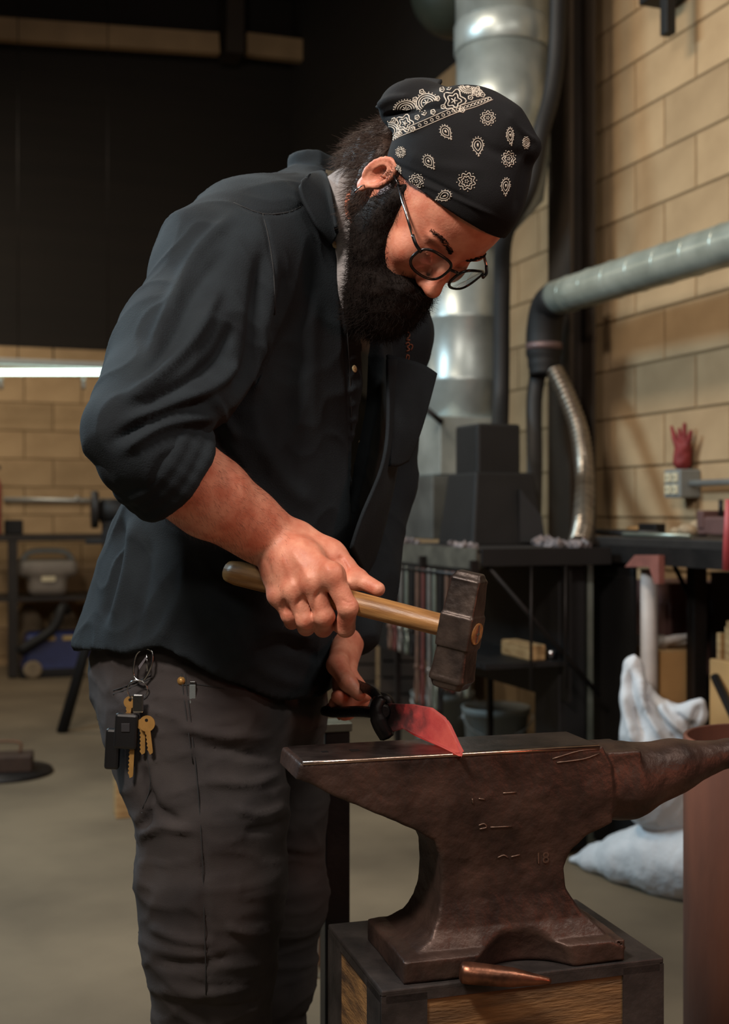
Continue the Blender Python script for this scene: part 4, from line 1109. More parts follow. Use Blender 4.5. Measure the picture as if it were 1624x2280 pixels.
# blade outline, its lower edge on the anvil's face
def dep(px): return 1.690-(px-866)/(1030-866)*.125
lowz = on_z(1028, 1682, fz+.0015)
out = [(864, 1566), (920, 1568), (962, 1576), (990, 1597), (1004, 1618), (1018, 1648), (1030, 1674), (1026, 1684), (1005, 1673), (985, 1660), (955, 1650), (925, 1638), (900, 1622), (866, 1632)]
pts = []
for x, y in out:
    p = P(x, y, dep(x))
    if y > 1655 and x > 980: p = on_z(x, y, fz+.0012)
    pts.append(p)
blade = MB().slab(pts, .0055)
blade = blade.build('knife_blank', M_hot, None, bevel=.0012)
tag(blade, 'red-hot curved steel blade resting on the anvil edge in the tongs', 'blade')
pf = [P(x, y, dep(x)) if y < 1660 else on_z(x, y, fz+.0012) for x, y in ((998, 1606), (1006, 1618), (1020, 1648), (1031, 1674), (1028, 1683), (1016, 1655), (1006, 1630))]
MB().slab(pf, .0066).build('bevel', mat('hot_bevel', (120, 60, 55), .6, .2, var=.1, emit=(228, 96, 88), estr=.42), blade)
tg = empty('tongs', P(850, 1590, 1.70), 'black iron tongs clamping the red-hot blade', 'tongs')
M_tong = mat('tong_iron', (38, 34, 34), .45, .7, scale=20, rgb2=(22, 20, 20), bump=.4, bscale=90)
MB().tube(spline([P(770, 1512, 1.84), P(800, 1526, 1.78), P(830, 1540, 1.715), P(846, 1560, 1.688)], 5), .0075, 8).build('rein', M_tong, tg)
MB().tube(spline([P(724, 1583, 1.865), P(744, 1586, 1.833), P(800, 1584, 1.735), P(838, 1588, 1.695)], 5), .0080, 8).build('rein', M_tong, tg)
MB().tube(spline([P(846, 1556, 1.682), P(838, 1580, 1.676), P(846, 1612, 1.676), P(862, 1640, 1.680)], 5), [.010]*8+[.012]*8, 8, flat=.8).build('jaw', M_tong, tg)
MB().tube(spline([P(846, 1552, 1.700), P(866, 1560, 1.697), P(872, 1600, 1.697), P(866, 1634, 1.697)], 5), [.009]*16, 8, flat=.8).build('jaw', M_tong, tg)
MB().lathe([(.009, -.012), (.011, -.009), (.011, .009), (.008, .012)], P(850, 1584, 1.686), Vector((.25, -1, .1)), 14).build('rivet', M_tong, tg)

# ---- keys on the belt loop
kk = cast(bvJ, 320, 1480, 0)
kd = 1.655
def K(x, y, dd=0): 
    h = cast(bvJ, x, y, .010+dd)
    return h[0] if h else P(x, y, kd)
kg = empty('key_bunch', K(322, 1560), 'bunch of brass keys and black fobs hung from the jeans on a carabiner', 'keys')
MB().tube(spline([K(311, 1452), K(307, 1480), K(308, 1505), K(322, 1522), K(336, 1512), K(342, 1480), K(346, 1452), K(328, 1444)], 4, True), .0017, 7, closed=True).build('carabiner', M_steel, kg)
MB().tube([K(333, 1452), K(335, 1490)], .0011, 6).build('gate', M_steel, kg)
MB().slab([K(318, 1480, .001), K(332, 1462, .001), K(336, 1466, .001), K(320, 1488, .001)], .0015).build('strap', mat('grey_strap', (96, 92, 98), .8, 0, bump=.2), kg)
rc = K(316, 1537, .001)
MB().tube([rc+Vector((math.cos(a)*.0142, -.002*math.sin(a), math.sin(a)*.0142)) for a in np.linspace(0, 6.2832, 33)[:-1]], .0010, 6, closed=True).build('split_ring', M_steel, kg)
def key(top, bow_r, length, ang, m, name='key', off=0.0):
    c_, s_ = math.cos(ang), math.sin(ang)
    def tr(u, v): return top+Vector((u*c_+v*s_, off, u*s_*-1*-1*0+(-u*s_+v*c_)))
    mb = MB()
    n = 26; outp = []
    for i in range(n):
        a = math.pi*1.5+.32+(2*math.pi-.64)*i/(n-1); outp.append((bow_r*math.cos(a), -bow_r*.9+bow_r*math.sin(a)))
    teeth = [(-.0032, -bow_r*1.9)]
    y = -bow_r*2.1; k = 0
    shaft = []
    while y > -bow_r*1.9-length:
        shaft.append((-.0036+(.0012 if k % 2 else -.0004), y)); y -= .0028; k += 1
    poly = outp+teeth[:0]
    poly = outp+[(-.0036, -bow_r*1.85)]+shaft+[(-.001, y-.002), (.003, y), (.0036, y+.003), (.0036, -bow_r*1.85)]
    # outline runs round the bow then down one side and up the other
    bow = sorted(range(len(outp)), key=lambda i: i)
    mb.slab([tr(*p) for p in outp[::-1]+[]]+[tr(.0036, y+.003)]*0+[tr(*p) for p in [(.0036, -bow_r*1.95)][:0]], .002)
    mb.slab([tr(*p) for p in [(-.0036, -bow_r*1.75)]+shaft+[(-.001, y-.002), (.003, y), (.0036, y+.003), (.0036, -bow_r*1.75)]], .0019)
    o_ = mb.build(name, m, kg)
    MB().lathe([(.0022, -.0014), (.0022, .0014)], tr(0, -bow_r*.45), Vector((0, -1, 0)), 12).build('hole', M_blackpl, o_)
    return o_
key(K(337, 1589, .004), .0112, .030, -.12, M_brass)
key(K(308, 1600, .002), .0090, .062, .05, M_brass)
key(K(326, 1600, .0), .0080, .030, .0, M_brass)
key(K(300, 1555, .0), .0085, .020, .14, M_brass)
fo = MB().box(K(299, 1632, .007), (.0165, .006, .0250), Matrix.Rotation(.06, 3, 'Y'), .004).build('car_key_fob', M_blackpl, kg)
MB().box(K(299, 1632, .007)+Vector((0, -.0064, .006)), (.006, .0008, .006), None, .0006).build('fob_button', mat('dark_rubber', (34, 34, 38), .7, 0, bump=0), fo)
MB().box(K(270, 1662, .005), (.0105, .006, .0290), Matrix.Rotation(.05, 3, 'Y'), .004).build('fob', M_blackpl, kg)
MB().box(K(318, 1566, .006), (.0075, .003, .0130), None, .002).build('clasp', M_steel, kg)
# ================================================================== behind the smith: forge, ducts, benches and clutter
M_galv = mat('galvanised_sheet', (176, 184, 182), .36, .5, scale=7, rgb2=(138, 146, 144), bump=.1, bscale=20)
M_galvd = mat('dull_galvanised_pipe', (150, 156, 146), .36, .7, scale=9, rgb2=(118, 124, 114), bump=.15, bscale=30)
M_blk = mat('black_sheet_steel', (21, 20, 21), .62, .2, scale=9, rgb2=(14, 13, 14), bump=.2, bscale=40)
M_foil = mat('foil_hose', (150, 140, 128), .3, .8, var=.35, scale=30, bump=.2)
M_grey = mat('grey_plastic', (128, 132, 130), .55, 0, var=.2, scale=12, bump=.1)
M_cream = mat('cream_plastic', (208, 198, 168), .5, 0, var=.1, scale=12, bump=0)
M_conduit = mat('zinc_conduit', (176, 178, 176), .35, .6, var=.15, scale=20, bump=.05)
M_red = mat('dull_red', (132, 40, 40), .7, 0, var=.35, scale=25, bump=.3)
M_pink = mat('worn_red_paint', (170, 66, 70), .5, 0, var=.25, scale=15, bump=.1)
M_maroon = mat('maroon_paint', (104, 74, 70), .7, .2, var=.3, scale=8, bump=.2)
M_card = mat('cardboard', (186, 146, 94), .85, 0, var=.2, scale=6, bump=.2)
M_wood = mat('pale_wood', (184, 152, 106), .75, 0, rgb2=(140, 106, 66), scale=7, bump=.3, stretch=(2, 2, 9))
M_canvas = mat('white_canvas', (206, 208, 212), .85, 0, rgb2=(184, 187, 192), scale=10, bump=.5, bscale=90, bdist=.004)
M_rust = mat('rusty_pipe_steel', (116, 68, 48), .78, .15, rgb2=(76, 44, 32), scale=7, bump=.4, bscale=80, stretch=(1, 1, .25))
M_bench = mat('dark_bench_steel', (48, 44, 42), .55, .4, var=.3, scale=9, bump=.2)
M_blue = mat('blue_paint', (40, 52, 104), .5, 0, var=.3, scale=12, bump=.1)
M_stone = mat('tan_sacking', (134, 118, 96), .9, 0, var=.3, scale=14, bump=.5, bscale=40)
M_yellow = mat('yellow_sticker', (196, 168, 110), .6, 0, var=.1, bump=0)
M_clink = mat('clinker', (130, 118, 118), .6, .1, rgb2=(56, 52, 54), scale=40, bump=.6)

def s_of(px, n): 
    p = RP(px, n, 1140); return (p-RO).dot(EW)
def dep_at(px, n): return RP(px, n, 1140).y
def zat(px, n, py): return RP(px, n, py).z
def BK(px, py, off):
    """photo pixel on the plane off metres in front of the back wall"""
    d = Vector(((px-CX)/FPX, 1, -(py-CY)/FPX)); o_ = RM(SC-off, 0, 0); t = EW.dot(o_-CAMP)/EW.dot(d); return CAMP+d*t

# ---- exhaust pipe along the wall with its black elbow
M_exh = mat('exhaust_pipe_sheet', (178, 184, 174), .33, .45, scale=9, rgb2=(146, 152, 142), bump=.12, bscale=30)
ep = empty('exhaust_pipe', RP(1240, .35, 662), 'dull galvanised exhaust pipe running along the block wall to a black elbow', 'pipe')
a, b = RP(1238, .35, 664), RP(1700, .35, 520); b = a+(b-a).normalized()*2.6
MB().tube([a.lerp(b, t) for t in np.linspace(0, 1, 14)], .068, 28).build('pipe', M_exh, ep)
L_ = (b-a).length; dn = (b-a).normalized()
for t in np.arange(.12, L_, .16):
    MB().tube([a+dn*(t-.004), a+dn*t, a+dn*(t+.004)], [.0682, .0705, .0682], 28, cap=False).build('seam_ring', M_exh, ep)
MB().tube(spline([a+dn*.02, RP(1222, .35, 684), RP(1212, .35, 735), RP(1211, .35, 790), RP(1212, .35, 836)], 6), [.071]*19+[.064]*3+[.060]*3, 24).build('elbow', M_blk, ep)
MB().tube([RP(1212, .35, 765), RP(1212, .35, 780)], .0725, 24).build('clamp', mat('bare_band', (112, 92, 92), .5, .4), ep)
pts = spline([RP(1198, .35, 832), RP(1190, .38, 900), RP(1191, .46, 1040), RP(1188, .645, 1172)], 10)
tag(MB().tube(pts, [.034-.006*i/len(pts) for i in range(len(pts))], 14).build('black_hose', mat('black_rubber', (24, 23, 24), .65, 0, var=.2, bump=.2)), 'straight black hose dropping from the elbow to the forge', 'hose')
pts = spline([RP(1236, .33, 826), RP(1262, .32, 880), RP(1290, .32, 960), RP(1302, .38, 1060), RP(1299, .57, 1160), RP(1290, .672, 1212)], 44)
ln_ = 0; rr_ = []
for k_, p_ in enumerate(pts):
    ln_ += (p_-pts[k_-1]).length if k_ else 0
    rr_.append(.033+.0045*math.sin(ln_*2*math.pi/.024))
tag(MB().tube(pts, rr_, 14).build('foil_hose', M_foil), 'ribbed silver flexible hose curving down beside the column', 'hose')

# ---- big fume duct
DX = P(1030, 1140, 5.1)
dg = empty('fume_duct', Vector((DX.x, DX.y, .99)), 'big shiny galvanised fume duct rising above the forge behind the smith', 'duct')
def dz(py, d=5.1): return CAMZ-(py-CY)/FPX*d
MB().lathe([(.160, dz(1066)), (.160, dz(860)), (.164, dz(856)), (.164, dz(846)), (.160, dz(842)), (.160, dz(720)), (.163, dz(717)), (.163, dz(710)), (.160, dz(707)), (.160, dz(560))], (DX.x, DX.y, 0), EZ, 40).build('lower_section', M_galv, dg)
UX = P(1120, 300, 4.95)
def dzu(py): return dz(py, 4.95)
MB().tube([Vector((DX.x, DX.y, dz(566))), Vector((DX.x, DX.y, dz(520))), Vector((UX.x, UX.y, dzu(400))), Vector((UX.x, UX.y, dzu(340)))], [.160, .162, .188, .190], 40).build('offset_section', M_galv, dg)
MB().lathe([(.190, dzu(360)), (.190, dzu(122))], (UX.x, UX.y, 0), EZ, 40).build('upper_section', M_galv, dg)
MB().lathe([(.192, dzu(122)), (.199, dzu(118)), (.199, dzu(62)), (.193, dzu(56))], (UX.x, UX.y, 0), EZ, 40).build('joint_band', M_galv, dg)
MB().lathe([(.193, dzu(58)), (.193, 5.1)], (UX.x, UX.y, 0), EZ, 40).build('upper_section', M_galv, dg)
MB().sphere(P(1012, -22, 5.45), (.20, .20, .21), None, 28, 16).build('blower_housing', mat('dark_green_paint', (44, 50, 42), .5, .2, var=.3, scale=8, bump=.1), dg)
MB().tube([P(1012, -22, 5.45), Vector((UX.x, UX.y, dz(-22)))], .09, 18).build('inlet', M_galvd, dg)
MB().box(Vector((DX.x-.03, DX.y-.03, (dz(1060)+dz(935))/2)), (.155, .14, (dz(935)-dz(1060))/2), RR, .004).build('square_collar', M_galv, dg)
MB().box(Vector((DX.x-.06, DX.y-.04, (dz(1062)+.99)/2)), (.175, .15, (dz(1062)-.99)/2), RR, .004, ).build('square_base', mat('aged_galvanised', (120, 124, 122), .45, .6, rgb2=(84, 88, 88), scale=6, bump=.1), dg)
MB().tube([P(940, 902, 4.86), P(986, 942, 4.86)], .012, 10).build('damper_handle', M_blksteel, dg)
pts = spline([Vector((P(1250, 0, 4.74).x, 4.74, 5.1)), P(1246, -300, 4.74), P(1242, 60, 4.74), P(1230, 200, 4.72), P(1204, 300, 4.68), P(1178, 420, 4.66), P(1126, 520, 4.74), P(1118, 640, 4.84), P(1116, 880, 4.84), P(1110, 985, 4.56), P(1098, 1010, 4.40)], 8)
tag(MB().tube(pts, .034, 14).build('black_pipe', M_blk), 'slim black pipe running down beside the fume duct into the forge hood', 'pipe')
tag(MB().tube(spline([RP(1218, .010, -160), RP(1216, .010, 150), RP(1214, .010, 300), RP(1206, .010, 380), RP(1172, .010, 436), RP(1120, .010, 446)], 8), .010, 8).build('power_cable', mat('cable_rubber', (20, 20, 20), .6, 0, bump=0)), 'black cable looping down the wall between duct and column', 'cable')
tag(MB().tube([RP(1190, .013, 230), RP(1190, .013, 378)], .014, 10).build('conduit_pipe', M_conduit), 'short pale upright conduit between fume duct and brown column', 'conduit')

# ---- forge with hood and its steel table
TZ = .985
forge = empty('forge_table', RM(-.65, .85, 0), 'black steel forge table heaped with clinker under the fume duct', 'table')
sL, sR = s_of(846, 1.1), s_of(1064, 1.1)
def rbox(s0, s1, n0, n1, z0, z1, bevel=0): return MB().box(RM((s0+s1)/2, (n0+n1)/2, (z0+z1)/2), (abs(s1-s0)/2, abs(n1-n0)/2, (z1-z0)/2), RR, bevel)
rbox(sL, sR, .64, 1.1, TZ-.012, TZ).build('table_top', M_bench, forge)
M_scale = mat('scaled_steel', (88, 84, 74), .7, .3, var=.5, scale=14, bump=.4)
rbox(sL, sR, 1.09, 1.105, TZ-.060, TZ+.003).build('apron', M_scale, forge)
rbox(sR-.012, sR, .64, 1.09, TZ-.050, TZ+.003).build('apron', M_blk, forge)
for px_, n_i, m_ in ((886, 1.08, M_blksteel), (1312, .66, M_galvd), (1092, .66, M_blksteel)):
    s_ = s_of(px_, n_i); rbox(s_-.009, s_+.009, n_i-.010, n_i+.010, 0, TZ-.012).build('leg', m_, forge)
rbox(s_of(1190, .78), s_of(1306, .68), .68, .78, .02, TZ-.06, .006).build('ash_cabinet', M_blk, forge)
rbox(1.0, sR+.02, .765, .775, .50, TZ-.02).build('shade_sheet', M_blk, forge)  # added black sheet, stands in for the shade under the table
rbox(sL+.05, sR+.03, .78, 1.06, .615, .63).build('lower_shelf', M_blk, forge)
MB().tube([RM(sR+.012, 1.08, TZ-.03), RM(sR+.012, .67, .52)], .008, 8).build('brace', M_blksteel, forge)
for n_i in (.92, .80):
    MB().tube([RM(sR-.004, n_i, TZ-.03), RM(sR-.004, n_i, .55)], .005, 8).build('rod', M_blksteel, forge)
fh = empty('forge_hood', RM(s_of(1090, .75), .75, TZ), 'black boxy steel forge hood standing on the forge table', 'hood')
MB().box(P(1086, 1006, 4.35), (.095, .085, .095), RR, .010).build('flue_box', M_blk, fh)
MB().box(P(1092, 1134, 4.33), (.150, .14, .128), RR, .008, taper=.80).build('skirt', M_blk, fh)
MB().slab([P(1150, 1090, 4.30), P(1198, 1150, 4.30), P(1206, 1206, 4.30), P(1150, 1206, 4.30)], .20).build('side_chute', M_blk, fh)
MB().tube([P(1132, 1060, 4.24), P(1150, 1062, 4.24)], .004, 6).build('latch', M_steel, fh)
# clinker lumps on the table
def rubble(name, spots, z, label, m, size=(.006, .016), n_each=1):
    mb = MB(); hc_ = P(1092, 1134, 4.33)
    for (x, y) in spots:
        c = RM(s_of(x, y), y, z-.001); r = random.uniform(*size)*(1.5 if x > 1100 else 1); w_ = c-hc_
        if (abs(w_.dot(EW)) < .172 and abs(w_.dot(EN)) < .162) or (.51 < c.x < .66 and 4.16 < c.y < 4.44) or (c-RP(1290, .672, 1216)).length < .062: continue
        g = bmesh.ops.create_icosphere(mb.bm, subdivisions=1, radius=r, matrix=Matrix.Translation(c+EZ*r*.5))
        for v in g['verts']: v.co += Vector((random.uniform(-1, 1), random.uniform(-1, 1), random.uniform(-1, 1)))*r*.35
    o_ = mb.build(name, m); return tag(o_, label, 'clinker', kind='stuff')
sp_ = [(x_, random.uniform(.66, .73)) for x_ in [random.uniform(1195, 1306) for _ in range(110)]]+[(random.gauss(885, 18), random.uniform(.92, 1.07)) for _ in range(45)]+[(random.gauss(1030, 14), random.uniform(.98, 1.08)) for _ in range(30)]
rubble('clinker_heap', sp_, TZ, 'grey lumps of clinker strewn over the forge table', M_clink)

# ---- tongs and rods hung under the forge table
rk = empty('tool_rail', RP(780, 1.125, 1262), 'thin steel rail along the forge table edge carrying hung tongs', 'rail')
ra_, rb_ = RM(sL+.05, 1.125, .905), RM(sR-.02, 1.125, .905)
MB().tube([ra_, rb_], .008, 8).build('bar', M_blksteel, rk)
for p_ in (ra_.lerp(rb_, .01), RM((s_of(930, 1.125)+s_of(943, 1.125))/2, 1.125, .905), ra_.lerp(rb_, .985)):
    MB().box(p_-EN*.010+EZ*.020, (.008, .012, .028), RR).build('hanger', M_blksteel, rk)
cols_ = [mat('rusty_rod', (112, 84, 70), .6, .4, var=.4), mat('bright_rod', (150, 146, 142), .4, .7, var=.3), M_blksteel, mat('dark_red_rod', (96, 48, 42), .6, .2, var=.3), M_galvd]
names_ = ['rusty', 'bright', 'black', 'dark red', 'dull zinc']
for i, x in enumerate((868, 880, 893, 906, 918, 930, 943, 956, 968, 982, 996, 1010, 1024, 1038)):
    top = RM(s_of(max(x, 862)+i*1.0 if x < 862 else x, 1.125), 1.125, .913); k = (i*3) % 5
    ln = (.30, .46, .38)[i//5]; lean = random.uniform(-.008, .008)
    r_ = empty('hung_tongs', top, ('short', 'long', 'middle-sized')[i//5]+' '+names_[k]+' iron tongs hung from the rail under the forge table', 'tongs', 'tongs on the forge rail')
    for s in (-1, 1):
        MB().tube(spline([top+EW*s*.004, top+EW*(s*.006)+EZ*-.08, top+EW*(lean*.6+s*.004)-EZ*(ln*.72), top+EW*(lean+s*.012)-EZ*(ln*.86), top+EW*(lean+s*.006)-EZ*ln], 4), .0055, 6).build('rein', cols_[k], r_)
    MB().lathe([(.009, -.008), (.009, .008)], top+EW*lean*.6-EZ*(ln*.72), EN, 10).build('rivet', cols_[k], r_)
# pale wooden piece and small fittings on the lower shelf
pw = P(1165, 1398, 4.30)
tag(MB().box(RM(s_of(1165, .86), .86, .655), (.10, .03, .025), RR @ Matrix.Rotation(0, 3, 'Z'), .006).build('wooden_mallet_head', M_wood), 'pale wooden block lying on the shelf under the forge', 'block')
for i, (x, y) in enumerate(((1192, 0), (1209, 0), (1227, 0))):
    tag(MB().lathe([(a_*(1+.25*i), b_*(1+.25*i)) for a_, b_ in ((.006, 0), (.011, .004), (.011, .018), (.006, .024))], RM(s_of(x, .803), .803, .629), EZ, 8).build('pipe_fitting', M_steel), ('smallest', 'middle-sized', 'largest')[i]+' bright steel fitting on the shelf under the forge', 'fitting', 'fittings on the forge shelf')

# ---- two grey buckets on the floor
def bucket(px, py, r, label):
    z = .30; d = (CAMZ-z)*FPX/(py-CY); p = P(px, py, d)
    g = empty('bucket', (p.x, p.y, 0), label, 'bucket', 'buckets under the forge')
    MB().lathe([(r*.78, 0), (r*.80, .01), (r*.97, z-.03), (r*1.02, z-.028), (r*1.02, z-.012), (r*1.04, z), (r*.98, z), (r*.95, z-.03), (r*.76, .012), (.001, .012)], (p.x, p.y, 0), EZ, 32).build('body', M_grey, g)
    MB().tube([Vector((p.x+r*1.03*math.cos(a), p.y-.5*r+r*1.03*math.sin(a)*.3, z-.02-.09*abs(math.sin(a)))) for a in np.linspace(math.pi, 2*math.pi, 17)], .004, 6).build('bail', M_conduit, g)
bucket(986, 1540, .138, 'grey bucket under the forge, farther back beneath the raised hammer')
bucket(1105, 1572, .138, 'grey bucket under the forge beside the black ash cabinet')

# ---- bench along the wall to the right of the forge
wb = empty('wall_bench', RM(-1.3, .3, 0), 'black steel bench along the block wall right of the forge', 'bench')
tz2 = 1.02; bs0, bs1 = s_of(1322, .6), -2.3
TZb = tz2-.005
rbox(bs0, bs1, .02, .60, TZb-.04, TZb+.005, .003).build('bench_top', M_bench, wb)
rbox(bs0, bs1, .585, .61, TZb-.075, TZb-.02).build('apron', M_blksteel, wb)
for px_, n_i in ((1552, .42), (1335, .54)):
    s_ = s_of(px_, n_i); rbox(s_-.022, s_+.022, n_i-.022, n_i+.022, 0, TZb-.04).build('leg', M_blksteel, wb)
for n_i in (.08, .54): rbox(-2.27, -2.226, n_i-.022, n_i+.022, 0, TZb-.04).build('leg', M_blksteel, wb)
MB().tube([RM(s_of(1552, .42)+.01, .42, .80), RM(s_of(1552, .42)+.16, .42, TZb-.04)], .008, 6).build('brace', M_blksteel, wb)
def onb(px, n): return RM(s_of(px, n), n, tz2)
rbox(s_of(1326, .58), s_of(1414, .58), .572, .584, .02, TZb-.02).build('front_panel', M_blk, wb)
for i, (xa, ya, xb, yb, r_, nm) in enumerate(((1330, .42, 1470, .40, .010, 'dull'), (1390, .55, 1540, .54, .008, 'thin'), (1340, .50, 1420, .49, .009, 'short'))):
    tag(MB().tube([onb(xa, ya)+EZ*r_, onb(xb, yb)+EZ*r_], r_, 8).build('steel_bar', M_blksteel if i != 1 else M_galvd), nm+' round steel bar lying on the wall bench', 'bar', 'bars on the wall bench')
hm2 = empty('bench_hammer', onb(1450, .3), 'small dark hammer lying on the wall bench', 'hammer')
MB().box(onb(1452, .28)+EZ*.020, (.055, .022, .020), RR, .005).build('head', M_blksteel, hm2); MB().tube([onb(1400, .30)+EZ*.016, onb(1452, .28)+EZ*.02], .012, 8).build('handle', M_wood, hm2)
for i, (x, y, r_) in enumerate(((1532, .36, .028), (1560, .24, .036), (1508, .34, .020))):
    s_ = SDF(np.array(onb(x, y))-.06, np.array(onb(x, y))+.08, .006); s_.ell(onb(x, y)+EZ*r_*.75, (r_*1.3, r_, r_*.75), RR, 0)
    v_, q_ = s_.net(); v_ += normals(v_, q_)*(wavy(v_, 70, 60+i)*.004)[:, None]
    tag(link('coal_lump', npmesh('coal_lump', v_, q_), mat('pale_coke', (170, 148, 118), .8, 0, var=.4, scale=30, bump=.5)), ('middle-sized', 'largest', 'smallest')[i]+' rounded tan lump lying on the wall bench', 'lump', 'lumps on the wall bench')
vs_ = empty('bench_vice', onb(1606, .25), 'rusty brown bench vice at the end of the wall bench', 'vice')
MB().box(onb(1612, .25)+EZ*.035, (.075, .05, .030), RR, .008).build('body', M_maroon, vs_); MB().box(onb(1590, .25)+EZ*.055, (.018, .055, .030), RR, .005).build('jaw', M_maroon, vs_)
MB().tube([onb(1606, .25)+EZ*.06, onb(1606, .25)+EZ*.12], .008, 8).build('handle', M_blksteel, vs_)

# ---- outlet box, conduit and the red glove
ob = empty('outlet_box', RP(1516, .045, 1100), 'grey surface outlet box with four cream sockets on the block wall', 'outlet')
oc = RP(1520, .045, 1077)
MB().box(oc, (.052, .045, .052), RR, .006).build('box', M_grey, ob)
for a_ in (-1, 1):
    for b_ in (-1, 1):
        so = MB().box(oc+EN*.048+EW*a_*.022+EZ*b_*.022, (.017, .004, .017), RR, .003).build('socket', M_cream, ob)
        MB().box(oc+EN*.0525+EW*a_*.022+EZ*b_*.022, (.003, .001, .006), RR).build('slot', M_blk, so)
tag(MB().tube([oc-EW*.05, oc-EW*1.4], .012, 12).build('conduit_pipe', M_conduit), 'zinc conduit running along the wall from the outlet box', 'conduit')
gc = oc+EZ*.078
rg = SDF(np.array(gc)-.12, np.array(gc)+.20, .0045)
rg.chain([(gc+EZ*.005, .034), (gc+EZ*.055+EW*-.004, .032)], .02)
for a_, ln_, le in ((-.034, .085, -.02), (-.012, .125, -.004), (.012, .105, .008), (.034, .118, .034)):
    rg.cone(gc+EW*a_*.8+EZ*.05, gc+EW*(a_+le)+EZ*(.05+ln_*.72), .0135, .007, .008)
v_, q_ = rg.net(); v_ += normals(v_, q_)*(wavy(v_, 130, 66)*.004)[:, None]
tag(link('work_glove', npmesh('work_glove', v_, q_), M_red), 'dark red work glove propped fingers-up on the outlet box', 'glove')
hk = empty('wall_bracket', RP(1488, .12, 70), 'black steel bracket hanging high on the block wall', 'bracket')
MB().box(RP(1488, .12, 20), (.022, .02, .095), RR, .003).build('bar', M_blk, hk); MB().box(RP(1478, .069, -22), (.06, .07, .045), RR, .004).build('plate', M_blk, hk)

# ---- under the wall bench
tag(MB().tube([Vector((*RP(1446, .568, 1270).xy, 0)), RP(1446, .568, 1268)], .026, 18).build('plastic_pipe', mat('aged_white_plastic', (168, 160, 156), .5, 0, var=.15, bump=0)), 'upright white plastic pipe under the wall bench', 'pipe')
def fbox(name, px0, px1, d, z0, z1, depth, m, label, cat, bevel=.004):
    a_, b_ = P(px0, 1140, d), P(px1, 1140, d)
    g = MB().box(Vector(((a_.x+b_.x)/2, d+depth/2, (z0+z1)/2)), ((b_.x-a_.x)/2, depth/2, (z1-z0)/2), None, bevel).build(name, m); return tag(g, label, cat)
cbx = RP(1486, .44, 1140)
cb = empty('cardboard_box', Vector((cbx.x, cbx.y, 0)), 'plain cardboard box under the wall bench behind the white sack', 'box')
MB().box(Vector((cbx.x, cbx.y, .33)), (.085, .085, .33), RR, .003).build('body', M_card, cb); MB().box(Vector((cbx.x, cbx.y, .662)), (.083, .083, .003), RR).build('flap', M_wood, cb)
mc = RP(1512, .20, 1140); mr_ = empty('maroon_cabinet', Vector((mc.x, mc.y, 0)), 'dark maroon steel cabinet under the wall bench by the wall', 'cabinet')
MB().box(Vector((mc.x, mc.y, .43)), (.13, .12, .43), RR, .004).build('body', M_maroon, mr_); MB().box(Vector((mc.x, mc.y, .43))+EN*.123, (.11, .004, .36), RR).build('door', M_maroon, mr_)
tag(MB().slab([RP(1398, .62, 1262), RP(1420, .62, 1236), RP(1474, .62, 1236), RP(1474, .62, 1300), RP(1464, .62, 1300), RP(1452, .62, 1262)], .02).build('shelf_bracket', mat('faded_red_steel', (138, 84, 74), .7, .2, var=.3)), 'faded red angle bracket under the bench edge', 'bracket')
gs0 = s_of(1582, .20); tag(rbox(gs0, gs0-.40, .03, .20, 0, .90, .004).build('grey_crate', mat('grey_crate_paint', (72, 66, 63), .7, .1, var=.3)), 'dark grey crate standing by the wall under the bench end', 'crate')
ts0 = s_of(1580, .44); tag(rbox(ts0, ts0-.30, .22, .44, 0, .655, .004).build('tan_carton', M_card), 'tan carton standing in front of the dark grey crate', 'box')
for i in range(7):
    hh_ = .040+.010*(i % 3)
    tag(MB().box(RM(ts0-.018-i*.024, .41-.012*(i % 2), .654+hh_), (.010, .010, hh_), RR, .002).build('wood_offcut', (M_wood, mat('tan_wood', (164, 126, 80), .75, 0, var=.3, scale=9), mat('brown_wood', (128, 90, 56), .75, 0, var=.3, scale=9))[i//3]), ('short', 'middle-height', 'tall')[i % 3]+' '+('pale', 'tan', 'brown')[i//3]+' wooden offcut standing on the tan carton', 'offcut', 'offcuts on the tan carton')
tag(MB().tube([RP(1592, .452, 1506), RM(s_of(1900, .60), .60, .013)], .014, 8).build('steel_bar', M_blksteel), 'thick dark steel bar leaning against the tan carton', 'bar')
tag(MB().tube([RP(1618, .618, 1270), RP(1620, .618, 1200), RP(1624, .62, 1112)], [.011, .011, .010], 12).build('red_lever', M_pink), 'worn red lever fixed upright to the bench edge', 'lever')
# white leather glove on the box
gl0 = Vector((cbx.x, cbx.y-.02, .688)); gd = cbx.y-.03
wg = SDF(np.array(gl0)-.22, np.array(gl0)+.20, .005)
def G(px, z, dd=0): return Vector(((px-CX)/FPX*(gd+dd), gd+dd, z))
wg.chain([(G(1404, .690, .07), .011), (G(1434, .686, .04), .018), (G(1472, .684), .027)], .015)
for k_, (ex, ez_) in enumerate(((1532, .706), (1537, .690), (1534, .680), (1524, .677))):
    wg.cone(G(1476, .690-.003*k_, .014*k_-.02), G(ex, ez_, .014*k_-.02), .0145, .0105, .006)
wg.all(lambda F, X, Y, Z: np.maximum(F, .6645-Z))
v_, q_ = wg.net(); v_ += normals(v_, q_)*(wavy(v_, 120, 70)*.0025*np.clip((v_[:, 2]-.666)*200, 0, 1))[:, None]
tag(link('leather_glove', npmesh('leather_glove', v_, q_), mat('pale_leather', (170, 164, 158), .8, 0, var=.3, scale=20, bump=.3)), 'pale crumpled leather glove lying on the cardboard box', 'glove')
